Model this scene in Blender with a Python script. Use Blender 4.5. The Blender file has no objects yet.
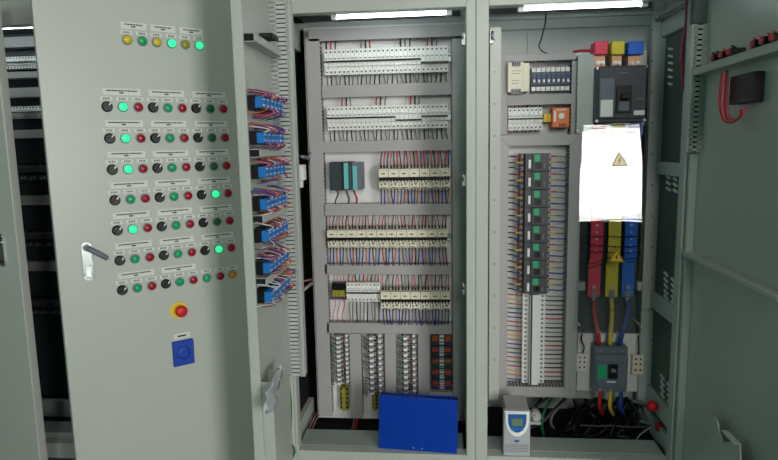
import bpy, math, random
from mathutils import Vector, Matrix
random.seed(7)
scene = bpy.context.scene
COL = scene.collection

# ------------------------------------------------------------------ camera
F = 600.0
YAW, PITCH, ROLL = math.radians(5.5), math.radians(8.0), math.radians(1.1)
CAM = Vector((-0.11, -2.25, 1.35))
fwd = Vector((-math.sin(YAW)*math.cos(PITCH), math.cos(YAW)*math.cos(PITCH), -math.sin(PITCH)))
r0 = Vector((math.cos(YAW), math.sin(YAW), 0))
u0 = r0.cross(fwd)
rgt = r0*math.cos(ROLL) - u0*math.sin(ROLL)
upv = u0*math.cos(ROLL) + r0*math.sin(ROLL)
cam = bpy.data.cameras.new('camera'); cam.sensor_width = 36; cam.lens = 36*F/778; cam.clip_start = .05
co = bpy.data.objects.new('camera', cam); COL.objects.link(co)
co.matrix_world = Matrix(((rgt.x, upv.x, -fwd.x, CAM.x), (rgt.y, upv.y, -fwd.y, CAM.y), (rgt.z, upv.z, -fwd.z, CAM.z), (0, 0, 0, 1)))
scene.camera = co

def ray(px, py): return fwd*F + rgt*(px-389) + upv*(230-py)
def at(px, py, Y=0.0):
    d = ray(px, py); return CAM + d*((Y-CAM.y)/d.y)
def at_plane(px, py, P, n):
    d = ray(px, py); return CAM + d*((P-CAM).dot(n)/d.dot(n))
def rect(x0, y0, x1, y1, Y):
    xm, ym = (x0+x1)/2, (y0+y1)/2
    return at(x0, ym, Y).x, at(x1, ym, Y).x, at(xm, y1, Y).z, at(xm, y0, Y).z

# ------------------------------------------------------------------ materials
MATS = {}
def srgb(c):
    return tuple(((v/12.92) if v <= .04045 else ((v+.055)/1.055)**2.4) for v in c)
def mat(name, col, rough=.5, metal=0, emit=0, bump=0, spec=.5, var=0, alpha=1, trans=0, ior=1.45, coat=0):
    if name in MATS: return MATS[name]
    m = bpy.data.materials.new(name); m.use_nodes = True
    nt = m.node_tree; b = nt.nodes['Principled BSDF']
    c = (*srgb(col), 1)
    b.inputs['Base Color'].default_value = c
    b.inputs['Roughness'].default_value = rough
    b.inputs['Metallic'].default_value = metal
    b.inputs['Specular IOR Level'].default_value = spec
    b.inputs['Coat Weight'].default_value = coat
    b.inputs['IOR'].default_value = ior
    if emit:
        b.inputs['Emission Color'].default_value = c; b.inputs['Emission Strength'].default_value = emit
    if trans: b.inputs['Transmission Weight'].default_value = trans
    if alpha < 1: b.inputs['Alpha'].default_value = alpha
    tc = nt.nodes.new('ShaderNodeTexCoord')
    n = nt.nodes.new('ShaderNodeTexNoise'); n.inputs['Scale'].default_value = 6; n.inputs['Detail'].default_value = 4
    nt.links.new(tc.outputs['Object'], n.inputs['Vector'])
    if var:
        mr = nt.nodes.new('ShaderNodeMapRange'); mr.inputs['To Min'].default_value = 1-var; mr.inputs['To Max'].default_value = 1+var
        nt.links.new(n.outputs['Fac'], mr.inputs['Value'])
        mx = nt.nodes.new('ShaderNodeVectorMath'); mx.operation = 'SCALE'; mx.inputs[0].default_value = c[:3]
        nt.links.new(mr.outputs[0], mx.inputs['Scale']); nt.links.new(mx.outputs[0], b.inputs['Base Color'])
    mr2 = nt.nodes.new('ShaderNodeMapRange'); mr2.inputs['To Min'].default_value = max(0, rough-.04); mr2.inputs['To Max'].default_value = min(1, rough+.04)
    nt.links.new(n.outputs['Fac'], mr2.inputs['Value']); nt.links.new(mr2.outputs[0], b.inputs['Roughness'])
    if bump:
        n2 = nt.nodes.new('ShaderNodeTexNoise'); n2.inputs['Scale'].default_value = 250
        nt.links.new(tc.outputs['Object'], n2.inputs['Vector'])
        bp = nt.nodes.new('ShaderNodeBump'); bp.inputs['Strength'].default_value = bump; bp.inputs['Distance'].default_value = .001
        nt.links.new(n2.outputs['Fac'], bp.inputs['Height']); nt.links.new(bp.outputs[0], b.inputs['Normal'])
    MATS[name] = m; return m
M = dict(
 paint=mat('cabinet_paint', (.715, .735, .705), .34, bump=.12, var=.03),
 inner=mat('cabinet_inner_paint', (.71, .735, .715), .45, bump=.1, var=.03),
 plate=mat('mounting_plate_paint', (.90, .90, .89), .5, var=.03),
 duct=mat('duct_plastic', (.675, .67, .668), .5, var=.02),
 ductdark=mat('duct_shadow_wires', (.13, .13, .14), .8),
 darkgap=mat('interior_shade', (.06, .07, .07), .8),  # near-black colour standing in for shade in gaps and interiors
 white=mat('white_plastic', (.94, .95, .93), .4),
 cream=mat('cream_plastic', (.93, .91, .82), .45),
 black=mat('black_plastic', (.05, .05, .055), .4),
 dgrey=mat('dark_grey_plastic', (.27, .28, .31), .45),
 mgrey=mat('mid_grey_plastic', (.42, .45, .50), .45),
 plc=mat('controller_plastic', (.20, .24, .26), .5),
 teal=mat('teal_plastic', (.42, .78, .78), .45),
 green=mat('green_plastic', (.12, .68, .45), .4),
 steel=mat('steel', (.82, .83, .84), .35, metal=.7),
 zinc=mat('zinc', (.62, .64, .66), .4, metal=1),
 chrome=mat('chrome', (.85, .86, .87), .15, metal=1),
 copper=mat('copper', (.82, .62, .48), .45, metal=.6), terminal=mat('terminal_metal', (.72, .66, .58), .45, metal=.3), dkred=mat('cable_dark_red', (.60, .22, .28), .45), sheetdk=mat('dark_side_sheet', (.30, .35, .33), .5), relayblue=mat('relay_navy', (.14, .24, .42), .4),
 red=mat('red_plastic', (.80, .10, .16), .4),
 yellow=mat('yellow_plastic', (.90, .78, .15), .4),
 blue=mat('blue_plastic', (.07, .25, .66), .4),
 bred=mat('red_heat_shrink', (.93, .24, .36), .4),
 byellow=mat('yellow_heat_shrink', (.90, .80, .20), .4),
 bblue=mat('blue_heat_shrink', (.14, .42, .86), .4),
 binder=mat('binder_blue', (.04, .23, .64), .28, var=.1, bump=.1),
 binderdk=mat('binder_dark_blue', (.02, .09, .42), .4),
 cblue=mat('contact_block_blue', (.12, .44, .74), .4),
 orange=mat('orange_plastic', (.93, .48, .22), .35),
 amber=mat('amber_lens', (.80, .52, .12), .3),
 wgrey=mat('wire_grey', (.48, .49, .50), .5), wblack=mat('wire_black', (.06, .06, .07), .45),
 wred=mat('wire_red', (.75, .12, .16), .45), wblue=mat('wire_blue', (.12, .25, .60), .45),
 wyellow=mat('wire_yellow', (.85, .72, .20), .45), wpink=mat('wire_pink', (.80, .45, .52), .45),
 wviolet=mat('wire_violet', (.40, .25, .45), .45), wgreen=mat('wire_green', (.10, .42, .25), .45),
 worange=mat('wire_orange', (.80, .42, .18), .45), wwhite=mat('wire_white', (.80, .80, .78), .45),
 tube=mat('lamp_tube_glow', (.93, .98, 1.0), .4, emit=10),
 glit=mat('green_lens_lit', (.15, .95, .60), .2, emit=.9), gdim=mat('green_lens_half_lit', (.04, .60, .38), .2, emit=.12),
 goff=mat('green_lens', (.05, .40, .25), .2), rlens=mat('red_button_cap', (.62, .06, .14), .25),
 ylens=mat('yellow_lens', (.80, .72, .12), .25, emit=.05), yoff=mat('yellow_lens_dim', (.60, .55, .10), .25),
 label=mat('legend_plate', (.84, .85, .83), .5), ink=mat('ink', (.12, .12, .13), .6), sign=mat('sign_yellow', (.92, .74, .20), .22, coat=.2), olive=mat('ground_terminal', (.62, .60, .22), .45), redorange=mat('relay_orange', (.88, .32, .14), .4), redink=mat('red_ink', (.75, .1, .15), .6),
 silver=mat('silver_plastic', (.74, .75, .77), .35, metal=.3), lcd=mat('lcd_green', (.42, .50, .38), .2), drvblue=mat('drive_blue', (.15, .36, .62), .3),
 floorm=mat('green_epoxy_floor', (.22, .36, .28), .35, var=.06), wallm=mat('wall_paint', (.42, .44, .42), .8, var=.02),
 ceil=mat('ceiling_paint', (.45, .47, .46), .8), framem=mat('window_frame_white', (.85, .86, .85), .4),
 plasticbag=mat('document_sleeve', (.82, .84, .86), .12, spec=.8, alpha=.75), paper=mat('paper', (.86, .86, .84), .7),
 shelfgrey=mat('shelf_paint', (.62, .66, .64), .5, var=.03), nameplate=mat('grey_nameplate', (.55, .56, .58), .4),
)
def acrylic():
    m = bpy.data.materials.new('clear_acrylic'); m.use_nodes = True; nt = m.node_tree
    for n in list(nt.nodes): nt.nodes.remove(n)
    o = nt.nodes.new('ShaderNodeOutputMaterial'); mx = nt.nodes.new('ShaderNodeMixShader')
    t = nt.nodes.new('ShaderNodeBsdfTransparent'); t.inputs[0].default_value = (.93, .95, .95, 1)
    g = nt.nodes.new('ShaderNodeBsdfGlossy'); g.inputs['Roughness'].default_value = .05
    fr = nt.nodes.new('ShaderNodeFresnel'); fr.inputs['IOR'].default_value = 1.56
    tc = nt.nodes.new('ShaderNodeTexCoord'); mp = nt.nodes.new('ShaderNodeMapping'); mp.inputs['Scale'].default_value = (3, 3, 40)
    mp.inputs['Rotation'].default_value = (0, .06, 0)
    ns = nt.nodes.new('ShaderNodeTexNoise'); ns.inputs['Scale'].default_value = 2
    nt.links.new(tc.outputs['Object'], mp.inputs[0]); nt.links.new(mp.outputs[0], ns.inputs['Vector'])
    bp = nt.nodes.new('ShaderNodeBump'); bp.inputs['Strength'].default_value = .1; bp.inputs['Distance'].default_value = .002
    nt.links.new(ns.outputs['Fac'], bp.inputs['Height']); nt.links.new(bp.outputs[0], g.inputs['Normal'])
    nt.links.new(fr.outputs[0], mx.inputs[0]); nt.links.new(t.outputs[0], mx.inputs[1]); nt.links.new(g.outputs[0], mx.inputs[2])
    nt.links.new(mx.outputs[0], o.inputs[0]); return m
M['acrylic'] = acrylic()
def glassm():
    m = bpy.data.materials.new('window_glass'); m.use_nodes = True; nt = m.node_tree
    for n in list(nt.nodes): nt.nodes.remove(n)
    o = nt.nodes.new('ShaderNodeOutputMaterial'); mx = nt.nodes.new('ShaderNodeMixShader'); mx.inputs[0].default_value = .06
    t = nt.nodes.new('ShaderNodeBsdfTransparent'); g = nt.nodes.new('ShaderNodeBsdfGlossy'); g.inputs['Roughness'].default_value = .02
    nt.links.new(t.outputs[0], mx.inputs[1]); nt.links.new(g.outputs[0], mx.inputs[2]); nt.links.new(mx.outputs[0], o.inputs[0]); return m
M['glass'] = glassm()
M['highglass'] = M['glass'].copy(); M['highglass'].name = 'high_window_glass'  # near-clear tint that trims the light through the high window
for n_ in M['highglass'].node_tree.nodes:
    if n_.type == 'BSDF_TRANSPARENT': n_.inputs[0].default_value = (.96, .97, .96, 1)

M['tinted'] = M['glass'].copy(); M['tinted'].name = 'fill_tint_glass'  # green tint colours the fill light of the added left window
for n_ in M['tinted'].node_tree.nodes:
    if n_.type == 'BSDF_TRANSPARENT': n_.inputs[0].default_value = (.23, .34, .32, 1)
# ------------------------------------------------------------------ mesh builder
class MB:
    def __init__(s): s.v = []; s.f = []; s.m = []; s.sm = []
    def add(s, vs, fs, m=0, smooth=False):
        o = len(s.v); s.v += [Vector(v) for v in vs]
        for f in fs: s.f.append([o+i for i in f]); s.m.append(m); s.sm.append(smooth)
        return s
    def box(s, x0, x1, y0, y1, z0, z1, m=0):
        x0, x1 = sorted((x0, x1)); y0, y1 = sorted((y0, y1)); z0, z1 = sorted((z0, z1))
        return s.add([(x0,y0,z0),(x1,y0,z0),(x1,y1,z0),(x0,y1,z0),(x0,y0,z1),(x1,y0,z1),(x1,y1,z1),(x0,y1,z1)],
              [(0,3,2,1),(4,5,6,7),(0,1,5,4),(1,2,6,5),(2,3,7,6),(3,0,4,7)], m)
    def cyl(s, c, ax, r, h, n=16, m=0, r2=None):
        c = Vector(c); ax = Vector(ax).normalized(); r2 = r if r2 is None else r2
        a = ax.orthogonal().normalized(); b = ax.cross(a)
        vs = [c+(a*math.cos(2*math.pi*i/n)+b*math.sin(2*math.pi*i/n))*r for i in range(n)]
        vs += [c+ax*h+(a*math.cos(2*math.pi*i/n)+b*math.sin(2*math.pi*i/n))*r2 for i in range(n)]
        s.add(vs, [(i,(i+1)%n,n+(i+1)%n,n+i) for i in range(n)], m, True)
        o = len(s.v)-2*n
        s.f.append([o+i for i in reversed(range(n))]); s.m.append(m); s.sm.append(False)
        s.f.append([o+n+i for i in range(n)]); s.m.append(m); s.sm.append(False)
        return s
    def lathe(s, c, ax, prof, n=16, m=0):     # prof: (r, h) along ax
        for (ra, ha), (rb, hb) in zip(prof, prof[1:]):
            c2 = Vector(c)+Vector(ax).normalized()*ha
            a = Vector(ax).normalized().orthogonal().normalized(); b = Vector(ax).normalized().cross(a)
            vs = [c2+(a*math.cos(2*math.pi*i/n)+b*math.sin(2*math.pi*i/n))*ra for i in range(n)]
            c3 = Vector(c)+Vector(ax).normalized()*hb
            vs += [c3+(a*math.cos(2*math.pi*i/n)+b*math.sin(2*math.pi*i/n))*rb for i in range(n)]
            s.add(vs, [(i,(i+1)%n,n+(i+1)%n,n+i) for i in range(n)], m, True)
        return s
    def tube(s, pts, r, n=6, m=0, sub=4):
        P = [Vector(p) for p in pts]
        if len(P) > 2 and sub > 1:
            Q = []
            for i in range(len(P)-1):
                p0 = P[max(i-1, 0)]; p1 = P[i]; p2 = P[i+1]; p3 = P[min(i+2, len(P)-1)]
                for k in range(sub):
                    t = k/sub
                    Q.append(.5*((2*p1)+(p2-p0)*t+(2*p0-5*p1+4*p2-p3)*t*t+(3*p1-p0-3*p2+p3)*t**3))
            Q.append(P[-1]); P = Q
        vs = []; prev = None
        for i, p in enumerate(P):
            t = (P[min(i+1, len(P)-1)]-P[max(i-1, 0)])
            if t.length < 1e-9: t = Vector((0, 0, 1))
            t.normalize()
            a = t.orthogonal().normalized() if prev is None else (prev-t*prev.dot(t)).normalized()
            prev = a; b = t.cross(a)
            vs += [p+(a*math.cos(2*math.pi*j/n)+b*math.sin(2*math.pi*j/n))*r for j in range(n)]
        fs = []
        for i in range(len(P)-1):
            for j in range(n): fs.append((i*n+j, i*n+(j+1)%n, (i+1)*n+(j+1)%n, (i+1)*n+j))
        fs.append(tuple(reversed(range(n)))); fs.append(tuple((len(P)-1)*n+j for j in range(n)))
        return s.add(vs, fs, m, True)
    def prism(s, poly, y0, y1, m=0):           # poly in XZ, extruded along Y
        n = len(poly)
        a = sum(poly[i][0]*poly[(i+1)%n][1]-poly[(i+1)%n][0]*poly[i][1] for i in range(n))
        if a < 0: poly = poly[::-1]
        vs = [(x, y0, z) for x, z in poly]+[(x, y1, z) for x, z in poly]
        return s.add(vs, [tuple(range(n)), tuple(reversed(range(n, 2*n)))]+[(i, n+i, n+(i+1)%n, (i+1)%n) for i in range(n)], m)
    def profile(s, poly, x0, x1, m=0):         # poly in YZ, extruded along X
        n = len(poly)
        vs = [(x0, y, z) for y, z in poly]+[(x1, y, z) for y, z in poly]
        return s.add(vs, [tuple(range(n)), tuple(reversed(range(n, 2*n)))]+[(i, n+i, n+(i+1)%n, (i+1)%n) for i in range(n)], m)

def wmat(o):
    m = o.matrix_basis.copy(); p = o.parent
    while p: m = p.matrix_basis @ m; p = p.parent
    return m
def build(mb, name, mats, parent=None, bevel=0, local=False, loc=None, seg=1):
    me = bpy.data.meshes.new(name)
    if isinstance(mats, str): mats = [mats]
    vs = mb.v; T = None
    if not local:
        if parent is not None:
            T = wmat(parent).inverted(); vs = [T @ v for v in vs]
        else:
            if loc is None:
                xs = [v.x for v in vs]; ys = [v.y for v in vs]; zs = [v.z for v in vs]
                loc = Vector(((min(xs)+max(xs))/2, (min(ys)+max(ys))/2, min(zs)))
            vs = [v-Vector(loc) for v in vs]
    me.from_pydata([tuple(v) for v in vs], [], mb.f)
    for k in mats: me.materials.append(M[k])
    for i, p in enumerate(me.polygons): p.material_index = mb.m[i]; p.use_smooth = mb.sm[i]
    me.update()
    import bmesh
    bm = bmesh.new(); bm.from_mesh(me); bmesh.ops.recalc_face_normals(bm, faces=bm.faces); bm.to_mesh(me); bm.free()
    o = bpy.data.objects.new(name, me); COL.objects.link(o)
    if parent is not None: o.parent = parent
    elif loc is not None: o.location = loc
    if bevel:
        b = o.modifiers.new('bevel', 'BEVEL'); b.width = bevel; b.segments = seg; b.limit_method = 'ANGLE'
    return o
def tag(o, label=None, cat=None, group=None, kind=None):
    if label: o['label'] = label
    if cat: o['category'] = cat
    if group: o['group'] = group
    if kind: o['kind'] = kind
    return o
def empty(name, loc, label, cat, group=None, rz=0, parent=None):
    o = bpy.data.objects.new(name, None); COL.objects.link(o); o.empty_display_size = .02
    o.location = loc; o.rotation_euler = (0, 0, rz)
    if parent: o.parent = parent
    return tag(o, label, cat, group)
def dup(o, parent=None):
    c = o.copy(); COL.objects.link(c); c.parent = parent
    for ch in [x for x in o.children]: dup(ch, c)
    return c
ORD = ['first','second','third','fourth','fifth','sixth','seventh','eighth','ninth','tenth','eleventh','twelfth','thirteenth','fourteenth','fifteenth','sixteenth','seventeenth','eighteenth','nineteenth','twentieth','twenty-first','twenty-second','twenty-third','twenty-fourth','twenty-fifth','twenty-sixth','twenty-seventh','twenty-eighth','twenty-ninth','thirtieth','thirty-first','thirty-second','thirty-third','thirty-fourth','thirty-fifth','thirty-sixth','thirty-seventh','thirty-eighth','thirty-ninth','fortieth']
def nth(i, n, a='left', z='right'):
    if i == 0: return 'first from '+a
    if i == n-1: return 'last one at '+z
    return ORD[i]+' from '+a

# ================================================================== ROOM
SKY = 20.5; H = 3.6; XL, XR, YF, YB = -3.6, 5.0, -5.2, 1.2
def structure(mb, name, mats, **k):
    o = build(mb, name, mats, **k); o['kind'] = 'structure'; return o
structure(MB().box(XL, XR, YF, YB, -.1, 0), 'floor', 'floorm')
structure(MB().box(XL, XR, YF, YB, H, H+.1), 'ceiling', 'ceil')
structure(MB().box(XL-.1, XR+.1, YB, YB+.1, 0, H), 'wall_back', 'wallm')
WL = (-4.6, -2.5, .8, 2.6)  # wall opening for the added fill window
structure(MB().box(XL-.1, XL, YF, WL[0], 0, H).box(XL-.1, XL, WL[1], YB, 0, H).box(XL-.1, XL, WL[0], WL[1], 0, WL[2]).box(XL-.1, XL, WL[0], WL[1], WL[3], H), 'wall_left', 'wallm')
structure(MB().box(XR, XR+.1, YF, YB, 0, H), 'wall_right', 'wallm')
WIN = [(.05, 1.05, 1.93, 3.25), (2.25, 4.0, .25, 2.6)]
w = MB()
xs = [XL-.1]+[v for a in WIN for v in a[:2]]+[XR+.1]
for i in range(0, len(xs), 2): w.box(xs[i], xs[i+1], YF-.1, YF, 0, H)
for a in WIN:
    w.box(a[0], a[1], YF-.1, YF, 0, a[2]); w.box(a[0], a[1], YF-.1, YF, a[3], H)
structure(w, 'wall_front', 'wallm')
for k, a in enumerate(WIN):
    f = MB(); t = .04
    f.box(a[0], a[0]+t, YF-.08, YF-.02, a[2], a[3]); f.box(a[1]-t, a[1], YF-.08, YF-.02, a[2], a[3])
    f.box(a[0]+t, a[1]-t, YF-.08, YF-.02, a[2], a[2]+t); f.box(a[0]+t, a[1]-t, YF-.08, YF-.02, a[3]-t, a[3])
    fo = structure(f, 'window_%d' % (k+1), 'framem')

    build(MB().box(a[0]+t, a[1]-t, YF-.055, YF-.05, a[2]+t, a[3]-t), 'window_glass', 'highglass' if k == 0 else 'glass', fo)
    ld = bpy.data.lights.new('daylight_portal', 'AREA'); ld.shape = 'RECTANGLE'; ld.size = a[1]-a[0]; ld.size_y = a[3]-a[2]
    ld.cycles.is_portal = True
    lo = bpy.data.objects.new('daylight_portal', ld); COL.objects.link(lo)
    lo.location = ((a[0]+a[1])/2, YF-.12, (a[2]+a[3])/2); lo.rotation_euler = (math.radians(90), 0, 0)
f = MB(); t = .04  # unseen left window, added to fill the right door with greenish light
f.box(XL-.08, XL-.02, WL[0], WL[0]+t, WL[2], WL[3]); f.box(XL-.08, XL-.02, WL[1]-t, WL[1], WL[2], WL[3])
f.box(XL-.08, XL-.02, WL[0]+t, WL[1]-t, WL[2], WL[2]+t); f.box(XL-.08, XL-.02, WL[0]+t, WL[1]-t, WL[3]-t, WL[3])
fo = structure(f, 'window_3', 'framem')
build(MB().box(XL-.055, XL-.05, WL[0]+t, WL[1]-t, WL[2]+t, WL[3]-t), 'window_glass', 'tinted', fo)
ld = bpy.data.lights.new('daylight_portal', 'AREA'); ld.shape = 'RECTANGLE'; ld.size = WL[1]-WL[0]; ld.size_y = WL[3]-WL[2]
ld.cycles.is_portal = True
lo = bpy.data.objects.new('daylight_portal', ld); COL.objects.link(lo)
lo.location = (XL-.12, (WL[0]+WL[1])/2, (WL[2]+WL[3])/2); lo.rotation_euler = (math.radians(90), 0, math.radians(-90))
wd = bpy.data.worlds.new('overcast_sky'); scene.world = wd; wd.use_nodes = True
wd.node_tree.nodes['Background'].inputs[0].default_value = (1, .98, .95, 1)
wd.node_tree.nodes['Background'].inputs[1].default_value = SKY

# ================================================================== CABINETS
ZB, ZT = .06, 1.93         # body bottom / top
D = .6
PY = .38                   # mounting plate face
zsill = at(383, 453, 0).z; ztop = at(383, 10, 0).z
def cabinet(x0, x1, pl, pr, label, back='inner', side='inner'):
    """pl/pr: front post widths"""
    c = empty('electrical_cabinet', ((x0+x1)/2, D/2, 0), label, 'cabinet', 'open electrical cabinets in a row')
    f = MB()
    f.box(x0, x0+pl, 0, .05, ZB, ZT); f.box(x1-pr, x1, 0, .05, ZB, ZT)
    f.box(x0+pl, x1-pr, 0, .05, ztop, ZT); f.box(x0+pl, x1-pr, 0, .05, ZB, zsill)
    build(f, 'front_frame', 'paint', c, bevel=.002)
    t = .002
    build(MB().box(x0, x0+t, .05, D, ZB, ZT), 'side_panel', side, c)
    build(MB().box(x1-t, x1, .05, D, ZB, ZT), 'side_panel', 'inner', c)
    build(MB().box(x0+t, x1-t, D-.003, D, ZB, ZT), 'back_panel', back, c)
    build(MB().box(x0+t, x1-t, .05, D-.003, ZT-.003, ZT), 'roof_panel', 'inner', c)
    build(MB().box(x0, x1, .02, D, 0, ZB), 'plinth', 'dgrey', c)
    # rear uprights + cross members
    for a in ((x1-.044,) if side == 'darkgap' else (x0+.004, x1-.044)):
        build(MB().box(a, a+.04, PY+.03, PY+.07, ZB, ZT-.004), 'rear_upright', 'inner', c, bevel=.002)
    for a, b in ((x0+.003, x0+.03), (x1-.03, x1-.003)):
        build(MB().box(a, b, .052, PY+.03, ztop-.075, ztop+.03), 'depth_rail', 'inner', c, bevel=.002)
        build(MB().box(a, b, .052, PY+.03, zsill-.03, zsill+.05), 'depth_rail', 'inner', c, bevel=.002)
    return c
X1L = at(272, 150, 0).x; X2R = at(705, 60, 0).x
W0 = .80
pLc = at(286, 150, 0).x - X1L; pRc = -at(466.5, 230, 0).x
C1 = cabinet(X1L, -.0005, pLc, pRc, 'open grey cabinet in the middle with rows of white breakers and a blue binder inside', side='darkgap')  # dark left side panel imitates an opening into the unlit neighbour
pL2 = at(488, 230, 0).x; pR2 = X2R - at(690, 60, 0).x
C2 = cabinet(.0005, X2R, pL2, pR2, 'open grey cabinet on the right with main breaker and coloured busbars')
C0 = cabinet(X1L-.002-W0, X1L-.002, .04, .04, 'grey cabinet whose half open door carries rows of green and red buttons')
XA = X1L-.004-W0
CA = cabinet(XA-W0, XA, .04, .04, 'grey cabinet cut off at the left edge of the photo with small chrome handle', 'darkgap', 'darkgap')  # shade of the interior put into the dark back and side colour

def plate(c, x0, x1, z0, z1, y=PY, name='mounting_plate', m='plate'):
    return build(MB().box(x0, x1, y, y+.003, z0, z1), name, m, c)
# ---- lamp tubes
def tube_lamp(pa, pb, Y, label, grp='fluorescent tubes lighting the cabinets'):
    a = at(*pa, Y); b = at(*pb, Y); z = (a.z+b.z)/2; a.z = b.z = z
    e = empty('tube_lamp', ((a.x+b.x)/2, Y, z-.012), label, 'lamp', grp)
    zt = ztop+.012
    build(MB().box(a.x-.05, b.x+.05, Y+.004, Y+.05, z+.016, max(z+.045, zt-0)), 'lamp_housing', 'inner', e, bevel=.002)
    build(MB().cyl(a, (1, 0, 0), .0088, b.x-a.x, 16), 'glass_tube', 'tube', e)
    q = MB()
    q.box(a.x-.022, a.x, Y-.012, Y+.012, z-.013, z+.018); q.box(b.x, b.x+.022, Y-.012, Y+.012, z-.013, z+.018)
    build(q, 'end_socket', 'white', e, bevel=.002)
    return e
tube_lamp((337, 16), (446, 13), .10, 'glowing white tube lamp under the roof of the middle cabinet')
tube_lamp((524, 7.5), (641, 4.5), .06, 'glowing white tube lamp under the roof of the right cabinet')

# ================================================================== WIRING DUCTS
def duct(x0, y0, x1, y1, Y, label, depth=.055, vert=None, m='duct', grp='grey slotted wiring ducts', name='wiring_duct'):
    X0, X1, Z0, Z1 = rect(x0, y0, x1, y1, Y)
    if vert is None: vert = (Z1-Z0) > (X1-X0)
    base = Y+depth
    o = MB(); ins = .0035
    o.box(X0+ins, X1-ins, Y+.006, base, Z0+ins, Z1-ins, 1)
    p = .0165 if vert else .0125; wf = .0095 if vert else .0085
    if vert:
        n = max(1, int((Z1-Z0)/p))
        for i in range(n):
            z = Z0+(i+.5)*(Z1-Z0)/n
            o.box(X0, X0+.003, Y+.004, base, z-wf/2, z+wf/2); o.box(X1-.003, X1, Y+.004, base, z-wf/2, z+wf/2)
        o.box(X0+ins, X1-ins, Y+.004, base, Z0, Z0+.003); 
    else:
        n = max(1, int((X1-X0)/p))
        for i in range(n):
            x = X0+(i+.5)*(X1-X0)/n
            o.box(x-wf/2, x+wf/2, Y+.004, base, Z0, Z0+.003); o.box(x-wf/2, x+wf/2, Y+.004, base, Z1-.003, Z1)
    d = build(o, name, [m, 'ductdark'])
    tag(d, label, 'wiring duct', grp)
    build(MB().box(X0-.001, X1+.001, Y, Y+.004, Z0-.001, Z1+.001), 'duct_cover', m, d, bevel=.001)
    return d
DY = .325; DD = PY-DY
xl, xr = at(311, 230, PY).x, at(466, 230, PY).x
plate(C1, xl, xr, at(385, 419, PY).z, at(385, 25, PY).z)
duct(312.5, 38.5, 325.5, 416, DY, 'tall grey vertical wiring duct along left edge of middle cabinet plate', DD)
X0, X1, Z0, Z1 = rect(452.5, 38.5, 465.5, 416, DY)
build(MB().box(X0, X1, DY, PY, Z0, Z1), 'plate_flange', 'inner', C1, bevel=.002)
duct(308.5, 27, 465, 38.5, DY, 'topmost horizontal grey wiring duct of the middle cabinet', DD)
duct(322, 84, 451.5, 96, DY, 'horizontal grey wiring duct between the two upper white breaker rows', DD)
duct(323, 140.5, 451.5, 151.5, DY, 'horizontal grey wiring duct above the dark controller module', DD)
duct(324, 203.5, 451.5, 215, DY, 'horizontal grey wiring duct below the dark controller module', DD)
duct(325, 264.5, 451.5, 274.5, DY, 'horizontal grey wiring duct under the row of twelve contactors', DD)
duct(327, 323.5, 451.5, 333.5, DY, 'lowest horizontal grey wiring duct in the middle cabinet', DD)
duct(350.5, 334, 361.5, 418, DY, 'short vertical grey duct right of the first terminal column', DD)
duct(385.5, 334, 396, 412, DY, 'short vertical grey duct between second and third terminal columns', DD)
duct(418.5, 334, 429.5, 412, DY, 'short vertical grey duct left of the orange relay column', DD)

# ================================================================== BREAKERS
def mcb_proto(w, h, d, on=True, label='', mat_='white'):
    """local: base centre bottom at origin, back face y=0, front towards -Y"""
    e = empty('miniature_circuit_breaker', (0, 0, 0), label, 'circuit breaker')
    g = .0007
    b = MB()
    b.profile([(0, 0), (0, h), (-d*.72, h), (-d*.72, h*.70), (-d*.9, h*.68), (-d*.9, h*.32), (-d*.72, h*.30), (-d*.72, 0)], -w/2+g, w/2-g)
    for z in (.11, .89):
        b.cyl((0, -d*.72+.001, h*z), (0, -1, 0), w*.22, .002, 8, 1)
    b.box(-w*.30, w*.30, -d*.9-.0006, -d*.9+.001, h*.60, h*.645, 2)
    build(b, 'breaker_body', [mat_, 'dgrey', 'nameplate'], e, local=True)
    z = h*.50 if on else h*.36
    t = MB().box(-w*.48, w*.48, -d*1.06, -d*.9, z-h*.033, z+h*.033)
    build(t, 'toggle', 'black', e, local=True)
    return e
def row(proto_fn, x0, y0, x1, y1, n, Yf, Yb, labelfn, group, off=(), **k):
    X0, X1, Z0, Z1 = rect(x0, y0, x1, y1, Yf); w = (X1-X0)/n; h = Z1-Z0; d = Yb-Yf
    P = {}
    res = []
    for i in range(n):
        on = i not in off
        if on not in P:
            P[on] = proto_fn(w, h, d, on, **k); o = P[on]
        else: o = dup(P[on])
        o.location = (X0+(i+.5)*w, Yb, Z0); o['label'] = labelfn(i, n, on); o['group'] = group
        res.append(o)
    return X0, w, Z0, Z1, res
# a DIN rail behind each row
def rail(x0, x1, y, label, Yf=.36, Yb=PY):
    X0, X1, Z0, Z1 = rect(x0, y-4, x1, y+4, Yf)
    r = MB().box(X0, X1, Yb-.002, Yb, Z0, Z1).box(X0, X1, Yf, Yf+.002, Z1-.005, Z1).box(X0, X1, Yf, Yf+.002, Z0, Z0+.005)
    r.box(X0, X1, Yf, Yb, Z1-.007, Z1-.005).box(X0, X1, Yf, Yb, Z0+.005, Z0+.007)
    return tag(build(r, 'din_rail', 'zinc'), label, 'mounting rail')
BY = .305; BB = .36
def lab(where):
    return lambda i, n, on: 'white breaker%s, %s in %s' % ('' if on else ' with lowered toggle', nth(i, n), where)
rail(324, 451, 59, 'zinc mounting rail behind the topmost white breaker row')
rA = row(mcb_proto, 323.5, 47, 448, 73, 28, BY, BB, lab('topmost row of the middle cabinet'), 'breakers in the topmost row', off=range(22, 28))
rail(326, 451, 117, 'zinc mounting rail behind the second white breaker row')
rB = row(mcb_proto, 326.5, 105, 448, 129, 28, BY, BB, lab('second row of the middle cabinet'), 'breakers in the second row', off=range(16, 22))
rail(329, 451, 296, 'zinc mounting rail behind the nine breakers beside lowest contactors')
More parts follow.
